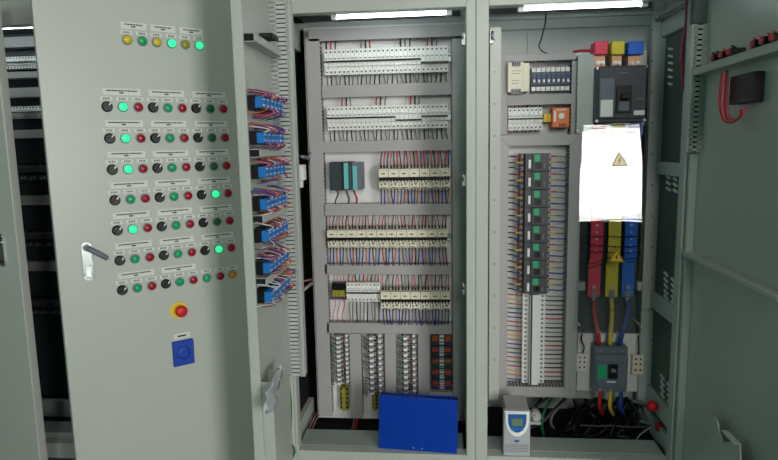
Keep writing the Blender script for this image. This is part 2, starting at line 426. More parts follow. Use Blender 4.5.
rC = row(mcb_proto, 346, 283.5, 380, 302.5, 9, BY, BB, lab('fifth row beside the contactors'), 'nine breakers left of the lowest contactors')

# ---- wires
NW = [0]
def wire(pts, m, label, group=None, r=.0013, name='wire', n=5, sub=3):
    NW[0] += 1
    return tag(build(MB().tube(pts, r, n, 0, sub), name, m), label, 'wire', group)
def cname(m): return {'wgrey':'grey','wblack':'black','wred':'red','wblue':'blue','wyellow':'yellow','wpink':'pink','wviolet':'violet','wgreen':'green','worange':'orange','wwhite':'white'}[m]
def wires_below(rw, n, pyend, pal, where, grp, r=.0029, Y0=.335, lean=.4, top=False, idx=None, inset=.004):
    X0, w, Z0, Z1, _ = rw
    zs = (Z1-inset) if top else (Z0+inset)
    for k, i in enumerate(idx if idx is not None else range(n)):
        x = X0+(i+.5)*w*(1 if idx is not None else len(_)/n)
        ze = at(385, pyend, .34).z
        m = pal[k % len(pal)] if not callable(pal) else pal(k)
        dx = random.uniform(-lean, lean)*w
        wire([(x, Y0, zs), (x+dx*.2, Y0-.004, zs*.6+ze*.4), (x+dx*.8, Y0+.004, zs*.2+ze*.8), (x+dx, Y0+.012, ze)], m,
             '%s wire, %s, %s' % (cname(m), nth(k, n), where), grp, r)
G4 = ['wgrey', 'wblack', 'wgrey', 'wgrey', 'wblack', 'wblack', 'wgrey']
wires_below(rA, 28, 85, G4, 'hanging under the topmost breaker row', 'wires under the topmost breaker row')
wires_below(rA, 12, 38, ['wblack', 'wred', 'wblack', 'wgrey'], 'entering the topmost breaker row from above', 'wires above the topmost breaker row', top=True, r=.003, idx=[0, 1, 2, 8, 9, 10, 17, 18, 19, 23, 24, 25], lean=.2)
wires_below(rB, 28, 141, G4, 'hanging under the second breaker row', 'wires under the second breaker row')
wires_below(rB, 9, 95.5, ['wred', 'wblack', 'wgrey'], 'entering the second breaker row from above', 'wires above the second breaker row', top=True, r=.003, idx=[3, 4, 5, 11, 12, 13, 19, 20, 21], lean=.2)
wires_below(rC, 9, 324, ['wgrey', 'wgrey', 'wblack'], 'hanging under the nine-breaker group', 'wires under the nine-breaker group')
wires_below(rC, 9, 274, ['wred', 'worange', 'wblack', 'wgrey'], 'entering the nine-breaker group from above', 'wires above the nine-breaker group', top=True)

# ================================================================== CONTACTORS
def contactor_proto(w, h, d, on=True, body='cream'):
    e = empty('contactor', (0, 0, 0), '', 'contactor')
    g = .001
    b = MB()
    b.profile([(0, h*.50), (0, h*.96), (-d*.55, h*.96), (-d*.55, h*.87), (-d, h*.85), (-d, h*.55), (-d*.6, h*.50)], -w/2+g, w/2-g)
    b.box(-w*.2, w*.15, -d-.0007, -d+.001, h*.66, h*.70, 1)
    for k in (-1, 0, 1):
        b.box(k*w*.3-w*.10, k*w*.3+w*.10, -d*.62, -d*.5, h*.87, h*1.0, 1)
        b.box(k*w*.3-w*.05, k*w*.3+w*.05, -d-.0004, -d+.001, h*.78, h*.80, 2)
        b.cyl((k*w*.3, -d*.55+.001, h*.915), (0, -1, 0), w*.07, .002, 6, 1)
    build(b, 'contactor_body', [body, 'black', 'wgrey'], e, local=True)
    c = MB()
    c.box(-w/2+g, w/2-g, -d*.55, 0, h*.36, h*.52)
    for k in (-1, 0, 1): c.box(k*w*.3-w*.11, k*w*.3+w*.11, -d*.85, -d*.5, h*.40, h*.54)
    build(c, 'link_terminals', 'black', e, local=True)
    o = MB()
    o.profile([(0, 0), (0, h*.40), (-d*.9, h*.40), (-d*.9, h*.12), (-d*.6, h*.08), (-d*.6, 0)], -w/2+g*1.5, w/2-g*1.5)
    o.cyl((w*.12, -d*.9+.001, h*.28), (0, -1, 0), w*.13, .002, 10, 2)
    o.box(-w*.33, -w*.15, -d*.9-.001, -d*.9+.001, h*.2, h*.3, 3)
    o.box(-w*.3, w*.3, -d*.9-.001, -d*.9+.001, h*.13, h*.155, 1)
    for k in (-1, 0, 1): o.box(k*w*.3-w*.09, k*w*.3+w*.09, -d*.64, -d*.6+.001, h*.01, h*.07, 1).box(k*w*.3-w*.05, k*w*.3+w*.06, -d*.92, -d*.9+.001, h*.33, h*.40, 1)
    build(o, 'overload_relay', [body, 'black', 'wgrey', 'nameplate'], e, local=True)
    return e
def clab(where): return lambda i, n, on: 'cream contactor, %s in the %s' % (nth(i, n), where)
CYF = .285; CYB = .36
rail(379, 451, 178, 'zinc mounting rail behind the upper seven contactors')
rD = row(contactor_proto, 378.5, 165, 450.5, 191, 7, CYF, CYB, clab('upper short row beside the dark controller'), 'seven contactors right of the controller')
rail(326, 451, 238, 'zinc mounting rail behind the row of twelve contactors')
rE = row(contactor_proto, 327, 226.5, 447.5, 250.5, 12, CYF, CYB, clab('long middle row'), 'twelve contactors in the long row')
rF = row(contactor_proto, 380.5, 288.5, 450.5, 312.5, 7, CYF, CYB, clab('lowest short row'), 'seven contactors in the lowest row')
PB = ['wblue', 'wblue', 'worange', 'wblue', 'wviolet', 'wgrey', 'wblue', 'wred', 'wblack']
PR = ['wred', 'wblack', 'wpink', 'wviolet', 'worange', 'wblack', 'wpink', 'wgrey']
def cw(rw, n, pyend, pal, where, grp, top=False, r=.0029):
    wires_below((rw[0], rw[1], rw[2], rw[3], rw[4]), n, pyend, pal, where, grp, top=top, r=r, Y0=.315, lean=.18, inset=.002)
cw(rD, 21, 204, PB, 'under the seven contactors beside the controller', 'wires under the upper seven contactors')
cw(rD, 21, 151, ['wviolet', 'wred', 'wblue', 'worange', 'wblack', 'wred'], 'above the seven contactors beside the controller', 'wires above the upper seven contactors', top=True)
cw(rE, 36, 265, PB, 'under the row of twelve contactors', 'wires under the twelve contactors')
cw(rF, 21, 324, ['wblue', 'wblack', 'wblue', 'wviolet', 'wgrey'], 'under the lowest seven contactors', 'wires under the lowest seven contactors')
cw(rE, 36, 215, ['wpink', 'wblack', 'wpink', 'wgrey', 'wred', 'wblack'], 'above the row of twelve contactors', 'wires above the twelve contactors', top=True, r=.0024)
cw(rF, 21, 274, ['wpink', 'wblack', 'wgrey', 'wblack', 'wpink'], 'above the lowest seven contactors', 'wires above the lowest seven contactors', top=True, r=.0024)

# ================================================================== CONTROLLER (PLC)
X0, X1, Z0, Z1 = rect(329.5, 162, 363, 190.5, .29)
e = empty('logic_controller', ((X0+X1)/2, PY, Z0), 'dark grey controller module with two teal striped terminal doors', 'controller')
w = X1-X0
build(MB().box(X0, X0+w*.36, .292, PY, Z0, Z1).box(X0+w*.36, X0+w*.42, .298, PY, Z0, Z1), 'power_module', 'plc', e, bevel=.0015)
build(MB().box(X0+w*.425, X0+w*.67, .285, PY, Z0+.002, Z1+.001), 'input_module', 'plc', e, bevel=.0015)
build(MB().box(X0+w*.675, X0+w*.97, .285, PY, Z0+.002, Z1-.002), 'output_module', 'mgrey', e, bevel=.0015)
build(MB().box(X0+w*.44, X0+w*.57, .281, .29, Z0+.006, Z1-.004), 'terminal_door', 'teal', e, bevel=.001)
build(MB().box(X0+w*.70, X0+w*.83, .281, .29, Z0+.002, Z1-.018), 'terminal_door', 'teal', e, bevel=.001)
for (ua_, ub_, ya_) in ((.39, .41, .2965), (.61, .65, .284), (.86, .90, .284)):
    q = MB()
    for k in range(9): q.box(X0+w*ua_, X0+w*ub_, ya_, ya_+.005, Z0+.01+k*.011, Z0+.014+k*.011)
    build(q, 'status_marks', 'wgrey', e)
for (a, b, m, l, r) in ((336.5, 335, 'wblack', 'thick black cable hanging from the left of the controller', .0028), (346, 348, 'wviolet', 'dark violet cable hanging from the middle of the controller', .0035), (353.5, 356, 'wred', 'dark red cable bunch hanging from the right of the controller', .004)):
    wire([at(a, 189, .31), at(a+1.5, 194, .305), at(b+1, 199, .31), at(b, 205, .335)], m, l, None, r, 'cable', 8)

# ---- small yellow terminals left of row five
X0, X1, Z0, Z1 = rect(332, 283, 345, 297, .32)
for k in range(4):
    a = X0+k*(X1-X0)/4; b = X0+(k+1)*(X1-X0)/4-.001
    e = empty('terminal_block', ((a+b)/2, .36, Z0), 'black and yellow terminal block, %s of four in the fifth row' % nth(k, 4), 'terminal block', 'four black and yellow terminal blocks')
    h = Z1-Z0
    build(MB().box(a, b, .325, .36, Z0, Z0+h*.5), 'ground_half', 'olive', e, bevel=.0008)
    build(MB().box(a, b, .315, .36, Z0+h*.5, Z1), 'upper_half', 'black', e, bevel=.0008)
for k, (a, m) in enumerate(((334, 'wpink'), (338, 'wpink'), (343, 'wred'))):
    wire([at(a, 296, .335), at(a+1.5, 305, .325), at(a-1, 315, .33), at(a+1, 324, .34)], m, '%s wire, %s of three under the yellow terminals' % (cname(m), nth(k, 3)), 'three wires under the yellow terminals', .0018)
for k in range(4):
    a = 333.5+k*3.2
    wire([at(a, 284, .33), at(a+.6, 279, .325), at(a+.3, 273, .34)], 'wpink', 'pink wire, %s of four above the yellow terminals' % nth(k, 4), 'wires above the yellow terminals', .0015)

# ================================================================== TERMINAL COLUMNS
def wiregrid(px0, py0, px1, py1, Y, pal, dens, label, slant=0, name='terminal_wiring', seed=1, ln=4.5):
    rnd = random.Random(seed); t = MB(); n = int((py1-py0)*dens)
    for i in range(n):
        y = py0+(i+.5)*(py1-py0)/n
        a = at(px0+rnd.uniform(0, 1), y, Y+.004); b = at(px1-rnd.uniform(0, 1), y+slant+rnd.uniform(-.5, .5), Y+.004)
        c = (a+b)/2; c.y -= .008; c.z += rnd.uniform(-.003, .003)
        t.tube([a, c, b], .0016, 4, rnd.randrange(len(pal)), 2)
    return tag(build(t, name, pal), label, 'wiring', kind='stuff')
def termcol(px0, py0, px1, py1, n, mats, label_fn, grp, Yf=.325, Yb=.378):
    X0, X1, Z0, Z1 = rect(px0, py0, px1, py1, Yf); p = (Z1-Z0)/n; w = X1-X0
    P = {}
    for i in range(n):
        m = mats[i % len(mats)]
        z = Z1-(i+1)*p
        if m not in P:
            b = MB()
            b.profile([(0, 0), (0, p-.0008), (-(Yb-Yf)*.7, p-.0008), (-(Yb-Yf)*.7, 0)], -w/2, w/2)
            b.profile([(-(Yb-Yf)*.7, 0), (-(Yb-Yf)*.7, p-.0008), (-(Yb-Yf), p-.0008), (-(Yb-Yf), 0)], -w*.22, w*.22, 0)
            for sx in (-1, 1): b.cyl((sx*w*.36, -(Yb-Yf)*.7+.001, p*.5), (0, -1, 0), p*.3, .002, 6, 1)
            P[m] = build(b, 'terminal_block', [m, 'black'], local=True); o = P[m]
        else: o = dup(P[m])
        o.location = ((X0+X1)/2, Yb, z); tag(o, label_fn(i, n), 'terminal block', grp)
def tl(where, col='white'): return lambda i, n: '%s terminal block, %s in %s' % (col, nth(i, n, 'top', 'bottom'), where)
cols = [(330, 334.5, 351, 385, 'first terminal column'), (363, 334.5, 385, 395, 'second terminal column'), (397, 334.5, 418, 395, 'third terminal column')]
for j, (a, b, c, d, nm) in enumerate(cols):
    termcol(a+4.5, b, a+12.5, d, 22, ['wgrey', 'white'], tl('left half of the '+nm), 'left terminals in the '+nm)
    termcol(a+14, b, a+20, d, 22, ['white', 'nameplate'], tl('right half of the '+nm), 'right terminals in the '+nm)
    wiregrid(a-1, b, a+5, d, .335, ['wgreen', 'wgreen', 'wwhite', 'wblack'], .55, 'green and white wire ends left of the '+nm, 2.5, seed=j)
    wiregrid(a+11.5, b, a+15.5, d, .33, ['wviolet', 'wblack', 'wpink'], .5, 'dark wire ends inside the '+nm, 0, seed=j+9)
termcol(340, 388, 347.5, 411, 5, ['olive'], lambda i, n: 'yellow ground terminal, %s of five under the first terminal column' % nth(i, n, 'top', 'bottom'), 'yellow ground terminals')
termcol(372, 396, 377, 411, 4, ['olive'], lambda i, n: 'yellow ground terminal, %s of four beside the blue binder' % nth(i, n, 'top', 'bottom'), 'ground terminals beside the binder')
# orange relay column
X0, X1, Z0, Z1 = rect(431, 335.5, 452, 392, .32)
n = 5; p = (Z1-Z0)/n
for i in range(n):
    z = Z1-(i+1)*p
    e = empty('relay_module', ((X0+X1)/2, PY, z), 'orange and dark relay module, %s in the rightmost lower column' % nth(i, n, 'top', 'bottom'), 'relay', 'orange relays in the lower right column')
    build(MB().box(X0, X1, .34, PY, z+.001, z+p-.001).box(X0+.004, X1-.004, .33, .34, z+p*.1, z+p*.45), 'relay_socket', 'plc', e, bevel=.001)
    build(MB().box(X0+.006, X0+.032, .322, .34, z+p*.5, z+p*.9), 'left_relay', 'redorange', e, bevel=.001)
    build(MB().box(X1-.030, X1-.004, .322, .34, z+p*.5, z+p*.9), 'right_relay', 'redorange', e, bevel=.001)
    build(MB().box(X0+.038, X1-.035, .326, .34, z+p*.12, z+p*.95), 'label_strip', 'white', e)
wiregrid(430, 336, 453, 392, .315, ['wgreen', 'wblue', 'wviolet', 'wblack', 'wgreen'], .55, 'green and blue wiring crossing the orange relay column', 0, seed=4)

# ================================================================== MIDDLE CABINET LOWER PART
X0, X1, Z0, Z1 = rect(298, 433, 467, 448, .05)
a = at(383, 447, .052); b = at(383, 433, .052)
build(MB().box(X1L+.045, -.045, .052, .19, zsill-.012, zsill), 'bottom_shelf', 'shelfgrey', C1, bevel=.002)
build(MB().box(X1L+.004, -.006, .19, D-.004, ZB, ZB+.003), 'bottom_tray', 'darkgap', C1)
for k, (px, m) in enumerate(((351.5, 'wgrey'), (353.5, 'wred'), (355, 'wred'), (311, 'wgrey'), (314, 'wpink'), (317, 'wgrey'))):
    if k < 3: pts = [at(px+3, 417, .36), at(px+1.5, 425, .34), at(px-.5, 434, .30), at(px-1, 437, .30)]
    else: pts = [at(px+4, 412, .37), at(px-1, 420, .28), at(px-6, 432, .20), at(px-12, 443, .12)]; 
    pts[-1].z = max(pts[-1].z, zsill-.09)
    wire(pts, m, ['grey cable below the short left duct', 'red cable below the short left duct, left of two', 'red cable below the short left duct, right of two', 'grey cable on the floor rail of the middle cabinet, left one', 'pink cable on the floor rail of the middle cabinet', 'grey cable on the floor rail of the middle cabinet, right one'][k], None, .003, 'cable', 6)

# ---- blue binder standing on the shelf, leaning back
zb = zsill
BL = at(378.5, 450, .04); BR = at(457, 455, .04)
TLp = at(377, 392, .10); TRp = at(457, 393.5, .10)
e = empty('ring_binder', ((BL.x+BR.x)/2, .025, zb), 'glossy blue ring binder leaning upright in the bottom of the middle cabinet', 'binder')
wB = BR.x-BL.x; hB = (TLp.z+TRp.z)/2-zb
e.rotation_euler = (math.radians(-9), 0, math.radians(-5))
def bl(mb, name, mats, bevel=0): return build(mb, name, mats, e, bevel, local=True)
bl(MB().box(-wB/2, wB/2, -.002, .001, 0, hB), 'front_cover', 'binder', .0012)
bl(MB().box(-wB/2, wB/2, .038, .041, .0, hB+.004), 'back_cover', 'binder', .0012)
bl(MB().box(-wB/2, -wB/2+.003, .001, .038, 0, hB), 'spine', 'binderdk', .001)
bl(MB().box(-wB/2+.01, wB/2-.006, .006, .034, .004, hB-.012), 'paper_block', 'paper')
r_ = MB()
r_.cyl((-.015, -.0025, .012), (0, -1, 0), .003, .001, 10); r_.cyl((.02, -.0025, .012), (0, -1, 0), .003, .001, 10)
bl(r_, 'rivets', 'steel')
bl(MB().box(-wB/2, wB/2, .001, .038, hB-.006, hB-.001), 'top_flap', 'binderdk', .001)

# ================================================================== LEFT GAP OF MIDDLE CABINET
sx = X1L+.002
# side panel rails seen beside the plate
h = MB()
for (py, t) in ((62, .03), (230, .03)):
    pass
def bracket(px0, py0, px1, py1, Ya, Yb, r, name, m, label, cat):
    return tag(build(MB().tube([at(px0, py0, Ya), at(px1, py1, Yb)], r, 8, 0, 1), name, m), label, cat)
q = MB(); q.tube([at(294, 156, .25), at(303, 157, .22), at(309, 158, .31)], .008, 10).tube([at(309, 158, .31), at(310, 152, .315)], .006, 8)
tag(build(q, 'cable_clip', 'zinc'), 'grey tubular clip beside the plate left edge of middle cabinet', 'clip')
q = MB(); A_ = at(293, 165, .12); B_ = at(306, 180, .16); q.box(A_.x, B_.x, .12, .17, B_.z, A_.z)
q.box(A_.x, B_.x-.01, .13, .16, B_.z-.03, B_.z)
lockb = empty('stay_block', (A_.x, .12, B_.z-.03), 'white plastic block on the left post of the middle cabinet', 'bracket')
build(q, 'block_body', 'white', lockb, bevel=.003)
build(MB().cyl((A_.x+.015, .118, B_.z-.01), (0, -1, 0), .006, .004, 10), 'block_screw', 'steel', lockb)
wire([at(296, 283, .2), at(304, 281, .22), at(311, 279.5, .31)], 'wpink', 'pink wire loop beside the left duct of the middle cabinet', None, .004, 'wire')
st = MB(); P1 = at(296, 296, .10); P2 = at(312, 283, .31)
st.tube([P1, P2], .008, 6, 0, 1); st.tube([at(297, 302, .10), P1], .008, 6, 0, 1)
tag(build(st, 'support_arm', 'inner'), 'grey angled support arm beside the left duct of the middle cabinet', 'bracket')

# hinges / catches on the centre posts
for (px, py, l) in ((463.5, 40, 'upper catch on right edge of the middle cabinet opening'), (464, 180, 'middle catch on right edge of the middle cabinet opening'), (464, 288, 'lower catch on right edge of the middle cabinet opening')):
    p = at(px, py, .04)
    build(MB().box(p.x-.006, p.x+.006, .02, .048, p.z-.02, p.z+.02).cyl((p.x-.004, .018, p.z), (0, 0, 1), .004, .03, 8), 'door_catch', 'zinc', C1)
p = at(491, 38, .04)
build(MB().box(p.x-.005, p.x+.006, .02, .05, p.z-.022, p.z+.022).cyl((p.x+.003, .016, p.z-.01), (0, 0, 1), .005, .03, 8), 'door_catch', 'zinc', C2)

# ================================================================== RIGHT CABINET
RY = .38
# back shell crossbeams at top
X0, X1, Z0, Z1 = rect(492, 15.5, 690, 27, .40)
build(MB().box(.006, X2R-.006, .42, .46, at(590, 27, .42).z, at(590, 14.5, .42).z), 'top_crossbeam', 'inner', C2, bevel=.002)
build(MB().box(.006, X2R-.006, .40, .42, at(590, 16.5, .40).z, at(590, 13, .40).z), 'top_crossbeam', 'inner', C2, bevel=.001)
build(MB().box(X1L+.006, -.006, .40, .44, at(383, 27, .40).z, at(383, 20, .40).z), 'top_crossbeam', 'inner', C1, bevel=.001)
# rear plates in right cabinet (backplane at .44) and seam
zb0 = at(570, 398, .44).z
plate(C2, at(494, 230, .44).x, at(525, 230, .44).x-.001, zb0, at(570, 27, .44).z, .44, 'rear_plate', 'inner')
plate(C2, at(525, 230, .44).x+.001, at(650, 230, .44).x, zb0, at(570, 27, .44).z, .44, 'rear_plate', 'inner')
# left upright with holes
X0, X1, Z0, Z1 = rect(489.5, 27, 500, 400, .20)
u = MB().box(X0, X1, .2, .23, Z0, Z1)
for py in range(34, 398, 32):
    p = at(494.5, py+6, .2); u.cyl((p.x, .2005, p.z), (0, -1, 0), .003, .001, 8, 1)
build(u, 'inner_upright', ['paint', 'black'], C2, bevel=.002)
X0, X1, Z0, Z1 = rect(645.5, 19, 658.5, 405, .35)
u = MB().box(X0, X1, .35, .38, Z0, Z1)
for py in range(30, 398, 31):
    p = at(652, py, .35); u.cyl((p.x, .3505, p.z), (0, -1, 0), .0035, .001, 8, 1)
build(u, 'inner_upright', ['inner', 'black'], C2, bevel=.002)
# top depth rails right
a = at(657, 20, .35); b = at(689, 3, .05)
build(MB().tube([a, b], .008, 6, 0, 1), 'corner_rail', 'zinc', C2)
# cable from lamp
wire([at(546, 12, .08), at(545, 24, .12), at(541, 40, .25), at(539, 46, .3), at(542, 51, .33), at(548, 54, .34)], 'wblack', 'thin black cable hanging from the right tube lamp to the upper duct', None, .0028, 'lamp_cable', 6)
# mounting plate (upper)
UY = .33; UB = .40; 
plate(C2, at(497, 100, UB).x, at(645, 100, UB).x, at(560, 136, UB).z, at(560, 53, UB).z, UB)
def D2(*a, **k): return duct(*a, depth=k.pop('depth', UB-UY), **k)
D2(500, 54, 576, 60.5, UY, label='top horizontal duct above the beige power supply')
D2(500, 61, 507.5, 134.5, UY, label='left vertical duct beside the beige power supply')
D2(508, 94.5, 571.5, 104.5, UY, label='horizontal duct under the beige power supply and blue relays')
D2(571.5, 61, 577.5, 134.5, UY, label='narrow vertical duct right of the blue relays')
D2(577.5, 54.5, 594, 133.5, .30, label='wide pale vertical duct left of the main breaker', m='inner', depth=.10)
# PSU
X0, X1, Z0, Z1 = rect(508, 61, 530, 94, .30)
e = empty('power_supply', ((X0+X1)/2, UB, Z0), 'beige power supply unit at upper left of the right cabinet', 'power supply')
w = X1-X0; h = Z1-Z0
build(MB().box(X0, X0+w*.72, .305, UB, Z0+h*.06, Z1-h*.02).box(X0+w*.72, X1, .315, UB, Z0+h*.08, Z1-h*.05), 'supply_body', 'cream', e, bevel=.002)
build(MB().box(X0+w*.2, X0+w*.56, .298, .31, Z1-h*.15, Z1+h*.01), 'upper_terminals', 'nameplate', e, bevel=.001)
build(MB().box(X0+w*.16, X0+w*.6, .298, .31, Z0, Z0+h*.16), 'lower_terminals', 'nameplate', e, bevel=.001)
q = MB()
for k in range(4):
    x = X0+w*(.21+k*.1); q.box(x, x+w*.04, .2965, .3, Z0+h*.03, Z0+h*.12); q.box(x, x+w*.05, .2965, .3, Z1-h*.12, Z1-h*.03)
build(q, 'terminal_screws', 'black', e)
q = MB()
for k, z in enumerate((.70, .62, .40, .32)): q.box(X0+w*.17, X0+w*(.62-.05*k), .3042, .306, Z0+h*z, Z0+h*(z+.02))
build(q, 'print_lines', 'nameplate', e)
# eight slim blue relays
X0, X1, Z0, Z1 = rect(532, 66, 571, 91, .33); n = 8; p = (X1-X0)/n; h = Z1-Z0
pr = None
for i in range(n):
    if pr is None:
        o = empty('slim_relay', (0, 0, 0), '', 'relay')
        build(MB().profile([(0, h*.02), (0, h*.98), (-.045, h*.98), (-.045, h*.76), (-.06, h*.72), (-.06, h*.28), (-.045, h*.24), (-.045, h*.02)], -p/2+.0006, p/2-.0006), 'relay_base', 'mgrey', o, local=True)
        build(MB().box(-p*.38, p*.38, -.066, -.058, h*.34, h*.68), 'relay_body', 'relayblue', o, local=True)
        build(MB().box(-p*.42, p*.42, -.050, -.044, h*.80, h*.97), 'terminal_cap', 'white', o, local=True)
        build(MB().box(-p*.42, p*.42, -.050, -.044, h*.03, h*.20), 'terminal_cap', 'white', o, local=True)
        build(MB().box(-p*.2, p*.2, -.0675, -.065, h*.36, h*.48), 'test_lever', 'white', o, local=True)
        pr = o
    else: o = dup(pr)
    o.location = (X0+(i+.5)*p, UB, Z0); tag(o, 'slim blue relay, %s of eight beside the beige power supply' % nth(i, n), 'relay', 'eight slim blue relays')
    for up in (0, 1):
        za = Z1-.004 if up else Z0+.004; ze = at(550, 60.5 if up else 94.6, .35).z
        m = ['wpink', 'wgrey', 'wwhite', 'wgrey'][i % 4]
        wire([(X0+(i+.5)*p, .353, za), (X0+(i+.5)*p+.001, .349, (za+ze)/2), (X0+(i+.5)*p, .36, ze)], m, '%s wire %s the %s slim blue relay' % (cname(m), 'above' if up else 'below', ORD[i]), 'wires of the slim blue relays', .0012)
rail(508, 571, 118, 'zinc mounting rail behind the seven breakers of the right cabinet', .37, UB)
rG = row(mcb_proto, 508.5, 107.5, 543, 130, 8, .32, .37, lab('short row of the right cabinet'), 'eight breakers left of the orange relay')
wires_below(rG, 8, 135, ['wred', 'wblack', 'wgrey', 'wred', 'wblack'], 'hanging under the short row of the right cabinet', 'wires under the short breaker row', Y0=.35)
wires_below(rG, 8, 104.5, ['wgrey', 'wgrey', 'wgrey', 'wred', 'wblack'], 'above the short row of the right cabinet', 'wires above the short breaker row', Y0=.35, top=True)
X0, X1, Z0, Z1 = rect(543.5, 113.5, 552, 122, .35)
tag(build(MB().box(X0, X0+(X1-X0)*.48, .35, UB, Z0, Z1).box(X0+(X1-X0)*.52, X1, .35, UB, Z0, Z1), 'ground_terminal', 'yellow', bevel=.001), 'small yellow ground terminal between breakers and orange relay', 'terminal block')
X0, X1, Z0, Z1 = rect(552.5, 107.5, 570, 127.5, .32)
e = empty('protection_relay', ((X0+X1)/2, UB, Z0), 'orange relay with white dial in the right cabinet', 'relay')
w = X1-X0; h = Z1-Z0
build(MB().box(X0, X1, .325, UB, Z0, Z1), 'relay_case', 'orange', e, bevel=.004, seg=2)
build(MB().cyl((X0+w*.52, .324, Z0+h*.58), (0, -1, 0), w*.17, .006, 16).cyl((X0+w*.52, .318, Z0+h*.58), (0, -1, 0), w*.08, .003, 12), 'dial', 'white', e)
q = MB()
for k in range(3): q.box(X0+w*(.40+k*.14), X0+w*(.48+k*.14), .3235, .326, Z0+h*.06, Z0+h*.2)
build(q, 'terminal_slots', 'black', e)
build(MB().box(X0+w*.08, X0+w*.2, .3238, .326, Z0+h*.3, Z0+h*.85).box(X0+w*.25, X0+w*.8, .3238, .326, Z0+h*.86, Z0+h*.93), 'scale_print', 'white', e)

# ---- lower duct frame (mitred)
LY = .27; LB = .345
X0, X1, Z0, Z1 = rect(497, 135, 579, 397, LY)
_, _, zi0, zi1 = rect(508, 145.5, 567, 387, LY)
xi0, xi1 = rect(508, 145.5, 567, 387, LY)[:2]
plate(C2, X0+.005, X1-.005, Z0+.005, Z1-.005, LB)
def mitre(poly, lbl, fing):
    o = MB().prism(poly, LY, LY+.004)
    t = tag(build(MB_duct(fing), 'wiring_duct', ['duct', 'ductdark']), lbl, 'wiring duct', 'mitred ducts framing the moulded breakers')
    build(o, 'duct_cover', 'duct', t, bevel=.0008)
def MB_duct(f):
    (a0, a1, b0, b1, vert) = f
    o = MB(); o.box(a0+.004, a1-.004, LY+.006, LB, b0+.004, b1-.004, 1)
    if vert:
        n = int((b1-b0)/.0135)
        for i in range(n):
            z = b0+(i+.5)*(b1-b0)/n
            o.box(a0, a0+.003, LY+.004, LB, z-.0045, z+.0045); o.box(a1-.003, a1, LY+.004, LB, z-.0045, z+.0045)
    else:
        n = int((a1-a0)/.0135)
        for i in range(n):
            x = a0+(i+.5)*(a1-a0)/n
            o.box(x-.0045, x+.0045, LY+.004, LB, b0, b0+.003); o.box(x-.0045, x+.0045, LY+.004, LB, b1-.003, b1)
    return o
g = .0008
mitre([(X0, Z1-g), (X0, Z0+g), (xi0-g, zi0+g), (xi0-g, zi1-g)], 'left mitred duct beside the column of moulded breakers', (X0, xi0, Z0, Z1, True))
mitre([(X1, Z1-g), (X1, Z0+g), (xi1+g, zi0+g), (xi1+g, zi1-g)], 'right mitred duct beside the column of moulded breakers', (xi1, X1, Z0, Z1, True))
mitre([(X0, Z1), (X1, Z1), (xi1+g, zi1), (xi0-g, zi1)], 'top mitred duct above the column of moulded breakers', (xi0+.001, xi1-.001, zi1, Z1, False))
mitre([(X0, Z0), (X1, Z0), (xi1+g, zi0), (xi0-g, zi0)], 'bottom mitred duct below the column of slim breakers', (xi0+.001, xi1-.001, Z0, zi0, False))

